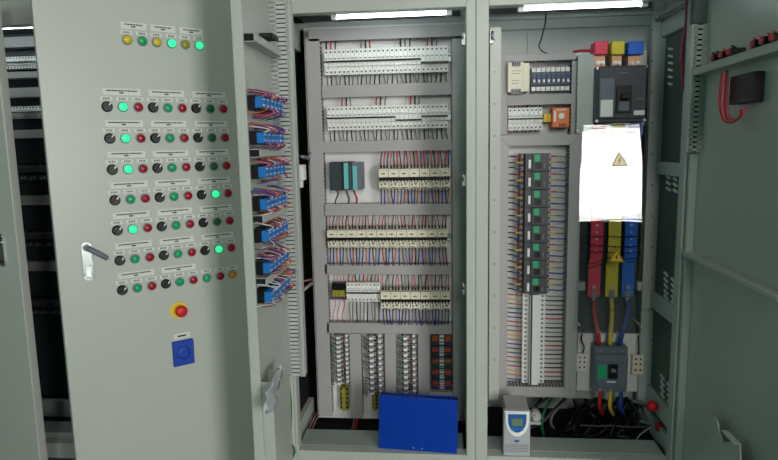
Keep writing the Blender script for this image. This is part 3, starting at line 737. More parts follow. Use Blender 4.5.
# ---- moulded case breakers
MX0, MX1, MZ0, MZ1 = rect(520.5, 153.5, 551.5, 294.5, .255); n = 8; p = (MZ1-MZ0)/n; w = MX1-MX0
pr = None
for i in range(n):
    if pr is None:
        o = empty('moulded_case_breaker', (0, 0, 0), '', 'circuit breaker')
        d = .10
        b = MB().box(0, w, -d*.55, 0, .0006, p-.0006).box(w*.14, w*.90, -d*.85, -d*.55, .001, p-.001).box(w*.36, w*.84, -d*.93, -d*.85, .003, p-.003)
        for k in range(3):
            z = p*(.17+.33*k)
            for xx in (w*.06, w*.95): b.cyl((xx, -d*.55+.001, z), (0, -1, 0), p*.10, .003, 8, 1)
            for xx in (w*.0,): b.box(w*.10, w*.14, -d*.7, -d*.55, z-p*.02, z+p*.02, 2)
        build(b, 'breaker_case', ['dgrey', 'terminal', 'black'], o, local=True)
        build(MB().box(w*.42, w*.60, -d*.95, -d*.92, p*.56, p*.94), 'rating_label', 'green', o, local=True)
        build(MB().box(w*.24, w*.32, -d*.87, -d*.84, p*.18, p*.66), 'white_label', 'white', o, local=True)
        build(MB().box(w*.44, w*.66, -d*.95, -d*.92, p*.14, p*.50), 'toggle_recess', 'black', o, local=True)
        build(MB().box(w*.58, w*.64, -d*1.04, -d*.92, p*.22, p*.42), 'toggle', 'black', o, local=True)
        build(MB().box(w*.72, w*.76, -d*.94, -d*.92, p*.2, p*.45), 'test_mark', 'wgrey', o, local=True)
        pr = o
    else: o = dup(pr)
    o.location = (MX0, LB, MZ1-(i+1)*p)
    tag(o, 'dark moulded breaker with green label, %s in the vertical stack' % nth(i, n, 'top', 'bottom'), 'circuit breaker', 'stack of eight moulded breakers')
    for k, (m1, m2) in enumerate((('wred', 'wred'), ('worange', 'wyellow'), ('wblue', 'wblue'))):
        z = MZ1-(i+1)*p+p*(.83-.33*k); s = [.002, 0, .004][k]
        nm = ['red', 'yellow', 'blue'][k]
        mm = ['wred', 'wyellow', 'wblue'][k]
        t = MB(); xa = xi0+.001
        t.tube([(xa, .300, z+s), (xa+.02, .285, z+s), (MX0-.016, .282, z-s*.2)], .003, 6, 0, 3)
        t.tube([(MX0-.018, .282, z-s*.2), (MX0-.006, .285, z), (MX0+w*.06, .292, z)], .0036, 6, 1, 2)
        tag(build(t, 'wire', ['wblack', mm]), 'black wire with %s sleeve entering left of the %s moulded breaker' % (nm, ORD[i]), 'wire', 'sleeved wires left of the moulded breakers')
        t = MB(); xb = xi1-.001
        t.tube([(MX1-w*.05, .292, z), (MX1+.008, .285, z), (MX1+.02, .283, z+random.uniform(-.003, .003))], .0034, 6, 1 if k != 2 else 2, 2)
        t.tube([(MX1+.018, .283, z), (xb-.012, .285, z-.002), (xb, .300, z+.003)], .003, 6, 0 if k != 2 else 2, 2)
        tag(build(t, 'wire', ['wgrey', mm, 'wblue']), '%s wire leaving right of the %s moulded breaker' % (nm, ORD[i]), 'wire', 'wires right of the moulded breakers')
# ---- vertical column of slim breakers
VX0, VX1, VZ0, VZ1 = rect(523, 295, 545.5, 385, .27); n = 20; p = (VZ1-VZ0)/n; w = VX1-VX0
pr = None
for i in range(n):
    if pr is None:
        o = empty('slim_breaker', (0, 0, 0), '', 'circuit breaker')
        d = .075
        b = MB().box(0, w*.28, -d*.7, 0, .0004, p-.0004).box(w*.30, w*.70, -d, 0, .0004, p-.0004).box(w*.72, w, -d*.7, 0, .0004, p-.0004).box(w*.28, w*.72, -d*.5, 0, .0005, p-.0005)
        b.cyl((w*.14, -d*.7+.001, p*.5), (0, -1, 0), p*.3, .002, 8, 1).cyl((w*.87, -d*.7+.001, p*.5), (0, -1, 0), p*.3, .002, 8, 1)
        build(b, 'breaker_body', ['white', 'nameplate'], o, local=True)
        build(MB().box(w*.46, w*.52, -d*1.06, -d*.98, .0, p), 'toggle', 'black', o, local=True)
        pr = o
    else: o = dup(pr)
    o.location = (VX0, LB, VZ1-(i+1)*p)
    tag(o, 'white slim breaker, %s in the vertical column of the right cabinet' % nth(i, n, 'top', 'bottom'), 'circuit breaker', 'vertical column of slim breakers')
    if i < 3: 
        for ch in o.children:
            if ch.name.startswith('toggle'): ch.location.x = -.012
    z = VZ1-(i+.5)*p
    m = ['wred', 'wyellow', 'worange', 'wblue', 'wblack', 'wblue', 'wred', 'wgrey'][i % 8]
    wire([(xi0+.001, .31, z+.004), (xi0+.02, .305, z+.003), (VX0+w*.12, .300, z)], m, '%s wire entering the slim breaker column from left, %s' % (cname(m), nth(i, n, 'top', 'bottom')), 'wires left of the slim breakers', .0026)
    m = ['wgrey', 'wblack', 'wgrey', 'wblack', 'wblack', 'wred'][i % 6]
    wire([(VX1-w*.1, .300, z), (VX1+.02, .300, z-.002), (xi1-.001, .31, z-.005)], m, '%s wire right of the slim breaker column, %s' % (cname(m), nth(i, n, 'top', 'bottom')), 'wires right of the slim breakers', .0028)

# ---- main breaker
X0, X1, Z0, Z1 = rect(597, 65, 648.5, 122, .24)
MBX = (X0, X1)
e = empty('main_breaker', ((X0+X1)/2, UB, Z0), 'large dark grey main breaker above the clear guard', 'circuit breaker')
w = X1-X0; h = Z1-Z0
build(MB().box(X0, X1, .26, UB, Z0, Z1).box(X0+w*.03, X1-w*.03, .248, .26, Z0+h*.06, Z1-h*.02), 'breaker_case', 'dgrey', e, bevel=.003)
build(MB().box(X0+w*.06, X0+w*.34, .242, .249, Z0+h*.10, Z1-h*.22), 'left_panel', 'mgrey', e, bevel=.001)
build(MB().box(X0+w*.08, X0+w*.32, .240, .243, Z0+h*.10, Z0+h*.40), 'paper_label', 'white', e)
build(MB().box(X0+w*.38, X0+w*.68, .238, .249, Z0+h*.16, Z1-h*.36), 'toggle_panel', 'black', e, bevel=.0015)
build(MB().box(X0+w*.45, X0+w*.61, .205, .24, Z0+h*.40, Z0+h*.50), 'toggle', 'black', e, bevel=.003)
build(MB().box(X0+w*.43, X0+w*.63, .2365, .239, Z0+h*.2, Z0+h*.36), 'maker_plate', 'mgrey', e)
build(MB().box(X0+w*.74, X0+w*.95, .2455, .249, Z0+h*.12, Z0+h*.20), 'rating_label', 'white', e)
q = MB()
for sx_ in (.03, .97):
    for zz in (.03, .965): q.cyl((X0+w*sx_, .259, Z0+h*zz), (0, -1, 0), .006, .004, 12)
build(q, 'screws', 'steel', e)
build(MB().box(X0+w*.76, X0+w*.92, .2462, .249, Z0+h*.40, Z0+h*.415).box(X0+w*.42, X0+w*.6, .2462, .249, Z1-h*.14, Z1-h*.125), 'print_lines', 'wgrey', e)
# phase boots on top
for (a, b, m, s, cn) in ((595, 608, 'bred', 'bred', 'red'), (612, 625, 'byellow', 'byellow', 'yellow'), (628.5, 644, 'bblue', 'bblue', 'blue')):
    x0, x1, z0, z1 = rect(a, 41, b, 54.5, .28)
    t = empty('busbar_stub', ((x0+x1)/2, .32, z0), '%s sleeved busbar standing on top of the main breaker' % cn, 'busbar', None)
    build(MB().box(x0, x1, .28, .36, z0, z1), 'sleeve', m, t, bevel=.003)
    _, _, za, zb_ = rect(a, 54, b, 66.8, .28)
    build(MB().box(x0+.006, x1-.006, .30, .345, za-.0005, zb_), 'copper_bar', 'copper', t)
    q = MB()
    for k in (0, 1):
        q.cyl((x0+.018+k*(x1-x0-.034), .30, (za+zb_)/2-.008), (0, -1, 0), .0085, .010, 6)
        q.cyl((x0+.018+k*(x1-x0-.034), .292, (za+zb_)/2-.008), (0, -1, 0), .0045, .010, 8)
    build(q, 'bolt', 'steel', t)
wire([at(573, 52, .34), at(579, 51, .33), at(587, 50.5, .33), at(594, 51, .33)], 'wred', 'thick red cable lying on top of the wide pale duct', None, .0055, 'cable', 8)
# ---- busbars below main breaker (behind the clear guard)
for (a, b, m, cn, wm) in ((590, 602.5, 'bred', 'red', 'wred'), (608, 620.5, 'byellow', 'yellow', 'wyellow'), (624.5, 637, 'bblue', 'blue', 'wblue')):
    yb = .345
    x0, x1, z0, z1 = rect(a, 122, b, 297, yb)
    off = .006
    t = empty('busbar', ((x0+x1)/2, yb, z0), '%s insulated busbar behind the clear guard' % cn, 'busbar')
    zt = at(615, 121, yb).z; zm = at(615, 262, yb).z
    q = MB(); q.prism([(x0+off, zt), (x1+off, zt), (x1+off, zm+.02), (x1, zm-.01), (x1, z0), (x0, z0), (x0, zm-.01), (x0+off, zm+.02)], yb, yb+.008)
    build(q, 'insulated_bar', m, t, bevel=.001)
    q = MB()
    for py, r_ in ((225, .006), (232, .0045), (239, .0045), (245, .0045), (251, .0045), (287, .0085)):
        pz = at(615, py, yb).z
        q.cyl(((x0+x1)/2+(off if py < 262 else 0)*.9, yb+.001, pz), (0, -1, 0), r_, .006, 6)
    build(q, 'bolt', 'steel', t)
    # lug + cable to the lower breaker
    zl = z0
    cx = (x0+x1)/2
    q = MB().box(cx-.012, cx+.012, yb-.005, yb, zl-.004, zl+.03)
    q.cyl((cx, yb-.004, zl+.013), (0, -1, 0), .009, .006, 6)
    q.cyl((cx, yb, zl-.028), (0, 0, 1), .009, .03, 10)
    build(q, 'cable_lug', 'zinc', t)
    tx = {'red': 600, 'yellow': 611, 'blue': 621}[cn]
    b2 = at(tx, 346, .30)
    wire([(cx, yb-.002, zl-.012), (cx+.004, yb-.004, zl-.07), (b2.x+(cx-b2.x)*.25, .318, b2.z+.05), (b2.x, .318, b2.z)], wm, 'thick %s cable from busbar down to the lower breaker' % cn, None, .0095, 'power_cable', 10)
# dark comb side and insulators right of the busbars
X0, X1, Z0, Z1 = rect(641, 125, 649, 330, .37)
build(MB().box(X0, X1-.003, .37, .40, Z0, Z1), 'dark_channel', 'plc', C2, bevel=.001)
for (px, l) in ((580, 'left'), (642.5, 'right')):
    p = at(px, 286, .36)
    tag(build(MB().box(p.x-.022, p.x+.022, .355, .385, p.z-.02, p.z+.018).cyl((p.x, .356, p.z), (0, -1, 0), .007, .006, 8), 'busbar_support', 'inner', bevel=.002), 'grey busbar support bracket at the %s of the busbars' % l, 'bracket')
# horizontal wires crossing busbars
for k, (y0_, y1_) in enumerate(((243, 247), (250, 253), (262, 259), (266, 262), (235, 237))):
    wire([at(579, y0_, .31), at(592, y0_+1.5, .308), at(608, y1_-1, .308), at(624, y1_, .31), at(640, y1_-1, .34)], 'wblack', 'thin dark wire crossing the busbars, %s of five' % ORD[k], 'thin wires crossing the busbars', .002)
# backing for busbars: dark opening
build(MB().box(at(577, 200, .40).x, at(641, 200, .40).x, .403, .406, at(610, 333, .403).z, at(610, 124, .403).z), 'busbar_backing', 'plc', C2)
# ---- clear guard sheet, bowed
GY = .205
x0, x1, z0, z1 = rect(582, 123, 643, 334, GY)
zf = at(612, 222, GY).z
TILT, SKEW = math.tan(math.radians(8.5)), .032
def gy(x, z): return GY+max(0, z-zf)*TILT+SKEW*(x1-x)/(x1-x0)
q = MB()
zz_ = [z1+(zf-z1)*i/8 for i in range(9)]+[zf+(z0-zf)*i/6 for i in range(1, 7)]
def edge(z):
    t = (z1-z)/(z1-z0); return x0+.018-.032*t**.4, x1-.010*t-(.012*max(0, 1-t*6))
for za, zb_ in zip(zz_, zz_[1:]):
    a0, a1 = edge(za); b0, b1_ = edge(zb_)
    P_ = [(a0, gy(a0, za), za), (a1, gy(a1, za), za), (b1_, gy(b1_, zb_), zb_), (b0, gy(b0, zb_), zb_)]
    q.add(P_+[(x, y+.002, z) for x, y, z in P_], [(0, 1, 2, 3), (7, 6, 5, 4), (0, 3, 7, 4), (1, 5, 6, 2)]+([(0, 4, 5, 1)] if za == zz_[0] else [])+([(3, 2, 6, 7)] if zb_ == zz_[-1] else []), 0)
guard = tag(build(q, 'clear_guard', 'acrylic'), 'clear plastic guard sheet with warning triangles over the busbars', 'guard')
for (cx, cy, s) in ((623, 160, 8.5), (617.5, 257, 8)):
    a = at(cx, cy-s, GY-.001); b = at(cx+s, cy+s*.75, GY-.001); c = at(cx-s, cy+s*.75, GY-.001)
    b.z = c.z = (b.z+c.z)/2
    t = MB().prism([(a.x, a.z), (b.x, b.z), (c.x, c.z)], GY-.0012, GY-.0002, 0)
    m0 = (a+b+c)/3
    def sc(v, k): return (m0.x+(v.x-m0.x)*k, m0.z+(v.z-m0.z)*k)
    t2 = [sc(a, .94), sc(b, .94), sc(c, .94)]; t3 = [sc(a, .78), sc(b, .78), sc(c, .78)]
    for i in range(3):
        j = (i+1) % 3
        t.add([(t2[i][0], GY-.0016, t2[i][1]), (t2[j][0], GY-.0016, t2[j][1]), (t3[j][0], GY-.0016, t3[j][1]), (t3[i][0], GY-.0016, t3[i][1])], [(0, 1, 2, 3)], 1)
    hh = a.z-b.z
    # lightning bolt
    zz = m0.z; xx = m0.x
    bolt = [(.02, .24), (-.10, -.02), (-.01, .01), (-.06, -.22), (.10, .06), (.01, .04), (.08, .24)]
    t.add([(xx+u*hh, GY-.0017, zz+v*hh) for u, v in bolt], [tuple(range(len(bolt)))], 1)
    for v in t.v: v.y += gy(v.x, v.z)-GY
    build(t, 'warning_triangle', ['sign', 'ink'], guard)
# grey translucent lower strip: clamp bar across bottom of guard
x0, x1, z0, z1 = rect(575, 309, 650, 311, .24)
build(MB().box(x0+.012, x1-.004, GY+SKEW+.004, GY+SKEW+.010, z0, z1), 'guard_stiffener', 'acrylic', guard)
# guard stand-off pins to plate
for px, py in ((581, 130), (641, 132), (580, 327), (641, 327)):
    p = at(px+1, py, GY)
    build(MB().cyl((p.x, gy(p.x, p.z)-.004, p.z), (0, 1, 0), .004, .41-gy(p.x, p.z), 8), 'stand_off', 'steel', guard)
# ---- lower breaker plate, breaker, sockets
plate(C2, at(577.5, 360, .37).x, at(651, 360, .37).x, at(610, 391, .37).z, at(610, 333.5, .37).z, .37, 'lower_plate', 'plate')
X0, X1, Z0, Z1 = rect(595.5, 349.5, 629.5, 394.5, .27)
e = empty('moulded_case_breaker', ((X0+X1)/2, .37, Z0), 'blue-grey breaker with green square below the clear guard', 'circuit breaker')
w = X1-X0; h = Z1-Z0
build(MB().box(X0, X1, .30, .37, Z0, Z1).box(X0+w*.02, X1-w*.02, .285, .30, Z0+h*.12, Z1-h*.14).box(X0+w*.06, X1-w*.06, .278, .285, Z0+h*.2, Z1-h*.3), 'breaker_case', 'mgrey', e, bevel=.0025)
build(MB().box(X0+w*.08, X0+w*.33, .274, .279, Z0+h*.34, Z0+h*.64), 'green_label', 'green', e)
build(MB().box(X0+w*.38, X0+w*.66, .272, .279, Z0+h*.34, Z0+h*.66), 'toggle_recess', 'black', e)
build(MB().box(X0+w*.45, X0+w*.58, .255, .275, Z0+h*.52, Z0+h*.58), 'toggle', 'wgrey', e, bevel=.001)
build(MB().box(X0+w*.36, X0+w*.62, .2772, .279, Z0+h*.25, Z0+h*.28), 'maker_print', 'white', e)
for k in range(3):
    for zz in (.05, .93): build(MB().cyl((X0+w*(.18+.32*k), .299, Z0+h*zz), (0, -1, 0), .007, .005, 10), 'terminal_screw', 'zinc', e)
# lower outgoing cables
for k, (px, m, cn) in enumerate(((600, 'wred', 'red'), (610.5, 'wyellow', 'yellow'), (621, 'wblue', 'blue'))):
    a = at(px, 390, .32); b = at(px-.5, 408, .31)
    wire([a, (a+b)/2, b, at(px+3, 415, .36)], m, 'thick %s cable hanging under the lower breaker' % cn, None, .0085, 'power_cable', 10)
# sockets
for (a, b, c, d, nm) in ((576.5, 354, 588, 372, 'left'), (632.5, 355.5, 644, 375, 'right')):
    X0, X1, Z0, Z1 = rect(a, b, c, d, .34)
    e = empty('power_socket', ((X0+X1)/2, .37, Z0), 'small white power socket at the %s of the lower breaker' % nm, 'socket')
    w = X1-X0; h = Z1-Z0
    build(MB().box(X0, X1, .342, .37, Z0, Z1), 'socket_body', 'white' if nm == 'left' else 'cream', e, bevel=.002)
    q = MB()
    for u in (.3, .7):
        for v in (.25, .55, .8): q.box(X0+w*(u-.07), X0+w*(u+.07), .3412, .343, Z0+h*(v-.05), Z0+h*(v+.05))
    build(q, 'socket_holes', 'black' if nm == 'right' else 'redink', e)
    px = (a+c)/2
    wire([at(px, b+.5, .355), at(px+(2 if nm == 'left' else .5), b-7, .34), at(px-(1 if nm == 'left' else 0), b-14, .345), at(px, b-20, .36)], 'wblack', 'black cable above the %s power socket' % nm, None, .0028, 'socket_cable', 6)

# ---- right cabinet bottom
build(MB().box(pL2+.004, X2R-pR2-.004, .052, .17, zsill-.012, zsill), 'bottom_shelf', 'shelfgrey', C2, bevel=.002)
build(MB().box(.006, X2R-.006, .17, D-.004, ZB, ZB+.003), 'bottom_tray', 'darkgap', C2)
# soft starter
X0, X1, Z0, Z1 = rect(503.5, 412, 530.5, 462, .003)
Z0 = zsill
e = empty('motor_drive', ((X0+X1)/2, .1, Z0), 'silver motor drive with blue rounded display in the bottom of the right cabinet', 'motor drive')
w = X1-X0; h = Z1-Z0
build(MB().box(X0, X1, .008, .035, Z0, Z1), 'front_cover', 'silver', e, bevel=.004, seg=2)
build(MB().box(X0+.012, X1-.002, .035, .17, Z0, Z1-.003), 'drive_body', 'duct', e, bevel=.002)
def ushape(k, top, bot, cx, hw):
    pts = [(cx-hw*k, top), (cx+hw*k, top)]
    for i in range(13):
        a = math.pi*i/12
        pts.append((cx+hw*k*math.cos(a), bot+hw*k*1.1*0-(math.sin(a))*hw*k*1.5+hw*.9))
    return pts
cx = X0+w*.5
zu = Z1-.004
build(MB().prism(ushape(1.0, zu, Z1-.075, cx, w*.44), .001, .008), 'display_bezel', 'white', e, bevel=.002)
build(MB().prism(ushape(.80, zu-.004, Z1-.070, cx, w*.42), -.003, .002), 'display_panel', 'drvblue', e, bevel=.001)
build(MB().box(cx-w*.2, cx+w*.2, -.0055, -.002, Z1-.055, Z1-.024), 'display_screen', 'lcd', e, bevel=.001)
build(MB().box(cx-w*.22, cx+w*.22, -.0055, -.002, Z1-.073, Z1-.063), 'key_strip', 'cblue', e)
build(MB().box(cx-w*.09, cx+w*.09, .006, .009, Z1-.127, Z1-.119), 'maker_plate', 'drvblue', e)
q = MB()
for k in range(5): q.box(X0+w*.06, X1-w*.06, .0065, .009, Z1-.14-k*.007, Z1-.137-k*.007)
build(q, 'vent_slots', 'nameplate', e)
# round grey coil beside the drive
p = at(535.5, 415, .22)
e = empty('cable_gland', (p.x, .25, p.z-.03), 'round grey fitting just right of the motor drive', 'fitting')
build(MB().cyl((p.x, .25, p.z), (0, -1, 0), .022, .05, 20), 'gland_body', 'duct', e, bevel=.002)
build(MB().cyl((p.x, .20, p.z), (0, -1, 0), .014, .01, 16), 'gland_cap', 'inner', e)
build(MB().box(p.x-.024, p.x+.02, .2, .30, p.z-.034, p.z-.022), 'gland_foot', 'inner', e)
# dark cable tangle
rnd = random.Random(3)
for k in range(22):
    xa = rnd.uniform(538, 650); m = rnd.choice(['wblack', 'black', 'wblack', 'wblack', 'plc'])
    pts = []
    x = xa; sgn = rnd.choice([-1, 1])
    for j in range(5):
        pts.append(at(x, 400+j*12+rnd.uniform(-3, 3), .42-.04*j+rnd.uniform(-.03, .03)))
        x += sgn*rnd.uniform(0, 16)*(1 if j < 3 else -1)
    for q_ in pts: q_.z = max(q_.z, ZB+.02)
    NW[0] += 1
    tag(build(MB().tube(pts, rnd.uniform(.004, .009), 8, 0, 5), 'power_cable', m if m != 'plc' else 'plc'), 'dark heavy cable in the tangle at the bottom of the right cabinet', 'cable', 'dark cables tangled at the bottom')
wire([at(552, 398, .36), at(544, 412, .3), at(542, 428, .28), at(547, 444, .30), at(552, 450, .34)], 'wgreen', 'dark green cable arching beside the motor drive', None, .006, 'power_cable', 8)
wire([at(565, 402, .36), at(553, 414, .33), at(551, 424, .32), at(554, 428, .33)], 'wgrey', 'grey cable curving right of the green cable', None, .006, 'power_cable', 8)
# red horn / knobs
for (px, py, r, l) in ((652, 406, .022, 'dark red round knob on upper side of the cable tangle'), (659.5, 427, .020, 'bright red round knob at lower right of the cable tangle')):
    p = at(px, py, .2)
    e = empty('round_knob', (p.x, p.y, p.z-r), l, 'knob')
    build(MB().lathe(p, (-.25, -1, 0), [(0, r), (r*.55, r*.85), (r*.9, r*.45), (r, 0), (r*.9, -r*.4), (0.001, -r*.45)], 20), 'knob_cap', 'red', e)
    build(MB().tube([p+Vector((0, .005, 0)), p+Vector((-.03, .04, -.005)), p+Vector((-.06, .07, -.01))], .008, 10), 'knob_stem', 'zinc', e)
for k, pts in enumerate(([(644, 408), (650, 420), (655, 428)], [(652, 427), (645, 431), (638, 437), (634, 447)])):
    wire([at(a, b, .19) for a, b in pts], 'wgrey', 'silver rod %s the bright red knob' % ('above' if k == 0 else 'below'), None, .0035, 'metal_rod', 6)
for k, a in enumerate(((580, 425), (616, 426))):
    wire([at(a[0], a[1], .2), at(a[0]+16, a[1]+1, .2), at(a[0]+34, a[1]+.5, .2)], 'dgrey', 'dull grey rod across the cable tangle, %s one' % ('left', 'right')[k], None, .0035, 'metal_rod', 6)

# ---- right inner side: frame with louvred side panel
SX = X2R-.003
def onside(px, py, X):
    d = ray(px, py); return CAM + d*((X-CAM.x)/d.x)
lx = at(659, 200, .35).x + .03
# louvred side sheet
sd = MB()
fr = MB()
yl0, yl1 = .09, .46
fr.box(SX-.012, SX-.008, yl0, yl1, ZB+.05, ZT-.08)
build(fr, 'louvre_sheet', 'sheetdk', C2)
def louvre(px, py):
    p = onside(px, py, SX-.013); lv = MB()
    lv.profile([(p.y-.018, p.z-.004), (p.y+.018, p.z+.004), (p.y+.018, p.z+.012), (p.y-.018, p.z+.004)], p.x-.006, p.x+.001)
    build(lv, 'louvre', 'white', C2)  # white colour imitates outside light shining through the slots
for py in range(50, 86, 7): louvre(671, py)
for py in (178, 184, 190): louvre(669, py); 
for py in (180, 186, 192): louvre(676, py)
for py in (275, 281, 287, 293, 298): louvre(666.5, py)
for py in (280, 286, 292, 298, 303): louvre(674, py+1)
for py in (378, 384, 390, 396, 402): louvre(663, py)
for py in (386, 392, 398, 404, 410): louvre(670, py)
fr = MB()
for (pa, pb) in ((162, 175), (300, 318), (405, 425)):
    a = onside(668, pa, SX-.016); b = onside(668, pb, SX-.016)
    fr.box(SX-.03, SX-.012, .07, .46, b.z, a.z)
fr.box(SX-.03, SX-.012, .07, .09, ZB+.05, ZT-.05)
a = onside(668, 22, SX-.016); fr.box(SX-.03, SX-.012, .09, .46, a.z-.05, a.z+.03)
build(fr, 'side_frame', 'inner', C2, bevel=.002)
# red cable at top right
pts = [(688, 0), (687, 15), (686, 28), (683, 45), (682, 60), (683, 72), (682, 80), (684, 92)]
wire([at(a, b, .05) + Vector((0, 0, 0)) for a, b in pts], 'dkred', 'thick dark red cable hanging down the right edge of the right cabinet', None, .007, 'power_cable', 10)
wire([at(a+3, b, .055) for a, b in [(689, 0), (687, 18), (684, 40), (681, 62), (681, 75)]], 'wviolet', 'thin dark violet cable beside the thick red one at right', None, .005, 'power_cable', 8)
wire([onside(688, 6, SX-.03), at(676, 12, .25), at(664, 18, .33), at(661, 20, .34)], 'wgrey', 'grey conduit running back under the right cabinet roof', None, .009, 'conduit', 10)

# ================================================================== DOORS
def door(c, hinge, ang, W, name='door', side='L', T=.035):
    """local +X toward right as seen, face at y=0 towards viewer; hinge at origin; side L: panel spans x -W..0, R: 0..W"""
    o = MB(); z0, z1 = ZB+.02, ZT-.02
    a, b = (-W, 0) if side == 'L' else (0, W)
    return o, a, b, z0, z1
def mk(c, o, hinge, ang, mats, bevel=.003):
    ob = build(o, 'door', mats, None, bevel, local=True)
    ob.parent = c; ob.location = Vector(hinge)-c.location; ob.rotation_euler = (0, 0, ang)
    return ob
def dlocal(px, py, hinge, ang, off=0.0):
    P = Vector(hinge); X = Vector((math.cos(ang), math.sin(ang), 0)); N = Vector((math.sin(ang), -math.cos(ang), 0))
    q = at_plane(px, py, P+N*off, N)-P
    return q.dot(X), q.z
# ---------- button door of C0
HA = math.radians(41.0); hinge0 = (X1L-.03, -.012, 0)
uL, zmid = dlocal(51, 200, hinge0, HA)
Wd = -uL
o = MB(); o.box(-Wd, 0, 0, .003, ZB+.02, ZT-.02)
o.box(-Wd, -Wd+.003, .003, .035, ZB+.02, ZT-.02).box(-.003, 0, .003, .035, ZB+.02, ZT-.02)
o.box(-Wd, 0, .003, .035, ZT-.023, ZT-.02).box(-Wd, 0, .003, .035, ZB+.02, ZB+.023)
door0 = mk(C0, o, hinge0, HA, 'paint', .0015)
def dl(px, py): return dlocal(px, py, hinge0, HA)
def crop(ox, oy, pts): return [(ox+x/4.6, oy+y/4.6) for x, y in pts]
R = [crop(95, 15, [(60,420),(132,422),(203,424),(270,425),(337,427),(402,428),(466,430),(528,432),(588,435)]),
 crop(95, 110, [(70,128),(142,129),(212,128),(278,128),(346,129),(411,127),(473,129),(537,130),(597,131)]),
 crop(95, 110, [(80,272),(152,270),(221,268),(288,265),(353,264),(418,262),(483,261),(545,262),(604,260)]),
 crop(95, 110, [(90,412),(161,408),(229,405),(297,402),(362,398),(427,394),(490,390),(554,388),(609,385)]),
 crop(95, 200, [(100,137),(172,132),(239,128),(305,121),(372,116),(435,110),(497,104),(559,100),(618,97)]),
 crop(95, 200, [(111,277),(181,270),(248,262),(314,254),(379,247),(442,239),(504,233),(568,228),(623,218)]),
 crop(95, 200, [(122,412),(190,405),(257,395),(322,385),(386,377),(450,368),(510,358),(572,351),(630,343)])]
L = [[dl(*p) for p in r] for r in R]
US = [sum(L[r][c][0] for r in range(7))/7 for c in range(9)]
ZS = [sum(L[r][c][1] for c in range(9))/9 for r in range(7)]
print('cols', [round(v, 3) for v in US], 'rows', [round(v, 3) for v in ZS], 'Wd', Wd)
LIT = {(0,1):'glit',(1,1):'glit',(2,1):'glit',(4,1):'glit',(3,7):'glit',(5,7):'glit'}
PROT = {}
def place(name, key, fn, mats, u, z, bevel=0):
    if key not in PROT:
        PROT[key] = build(fn(), name, mats, door0, bevel, local=True); ob = PROT[key]
    else:
        ob = PROT[key].copy(); COL.objects.link(ob); ob.parent = door0
    ob.location = (u, 0, z); return ob
RB = .0165
def lamp_mb():
    q = MB(); q.lathe((0, 0, 0), (0, -1, 0), [(RB, 0), (RB, .003), (RB*.82, .006), (RB*.78, .006)], 20, 1)
    q.lathe((0, 0, 0), (0, -1, 0), [(RB*.80, .004), (RB*.78, .010), (RB*.6, .013), (RB*.3, .0145), (.0001, .015)], 20, 0)
    return q
def sel_mb():
    q = MB(); q.lathe((0, 0, 0), (0, -1, 0), [(RB*1.05, 0), (RB*1.05, .004), (RB*.85, .008), (RB*.8, .012), (.0001, .012)], 20, 0)
    c, s = math.cos(math.radians(38)), math.sin(math.radians(38))
    def P(a, b, y): return (a*s+b*c, y, a*c-b*s)
    w_, l_ = RB*.26, RB*.88
    q.add([P(-l_, -w_, -.012), P(l_, -w_, -.012), P(l_, w_, -.012), P(-l_, w_, -.012), P(-l_, -w_, -.021), P(l_, -w_, -.021), P(l_, w_, -.021), P(-l_, w_, -.021)],
          [(0,3,2,1),(4,5,6,7),(0,1,5,4),(1,2,6,5),(2,3,7,6),(3,0,4,7)], 0)
    q.add([P(l_*.35, -w_*.45, -.0213), P(l_*.98, -w_*.45, -.0213), P(l_*.98, w_*.45, -.0213), P(l_*.35, w_*.45, -.0213)], [(0, 1, 2, 3)], 1)
    return q
def small_plate():
    q = MB(); q.box(-.018, .018, -.0012, 0, -.006, .006, 0)
    for k in range(4): q.box(-.010+k*.0055, -.007+k*.0055, -.0015, -.0011, -.003, .003, 1)
    return q
def wide_plate(w):
    def f():
        q = MB(); q.box(-w/2, w/2, -.0014, 0, -.011, .010, 0)
        rn = random.Random(5); x = -w/2+.012
        while x < w/2-.014:
            l = rn.uniform(.003, .008); q.box(x, x+l, -.0018, -.0013, .0005, .0048, 1); x += l+.0018
        q.box(-.008, .006, -.0018, -.0013, -.0062, -.002, 1)
        return q
    return f
def ghost():   # thin raised border of the legend area
    q = MB(); a = .0165
    for s in (-1, 1): q.box(s*a-.0004, s*a+.0004, -.0008, 0, -.018, .024)
    q.box(-a, a, -.0008, 0, .0235, .0243)
    return q
for r in range(7):
    for c in range(9):
        u, z = US[c], ZS[r]
        k = c % 3
        if r == 6 and c >= 6: k = {6: 1, 7: 2, 8: 3}[c]
        if k == 0: place('selector_switch', 'sel', sel_mb, ['black', 'white'], u, z)
        elif k == 1:
            m = LIT.get((r, c), 'goff' if c == 7 else 'gdim')
            place('green_pilot_lamp', 'g'+m, lamp_mb, [m, 'nameplate'], u, z)
        elif k == 2: place('red_push_button', 'r', lamp_mb, ['rlens', 'nameplate'], u, z)
        else: place('amber_pilot_lamp', 'a', lamp_mb, ['amber', 'nameplate'], u, z)
        place('legend_plate', 'sp', small_plate, ['label', 'ink'], u, z+.026)
    for g_ in range(3):
        if r == 6 and g_ == 2: continue
        u = US[g_*3+1]; w_ = US[g_*3+2]-US[g_*3]+.022
        place('title_plate', 'wp%d' % g_, wide_plate(w_), ['label', 'ink'], u, ZS[r]+.049)
T = [dl(*p) for p in crop(95, 15, [(147,115),(217,120),(283,127),(352,131),(414,135),(478,143)])]
zt_ = sum(t[1] for t in T)/6
for i, t in enumerate(T):
    m = ['ylens', 'gdim', 'ylens', 'glit', 'yoff', 'glit'][i]
    place('green_pilot_lamp' if i % 2 else 'yellow_pilot_lamp', 't'+m+str(i), lamp_mb, [m, 'nameplate'], t[0], zt_)
    place('legend_plate', 'sp', small_plate, ['label', 'ink'], t[0], zt_+.024)
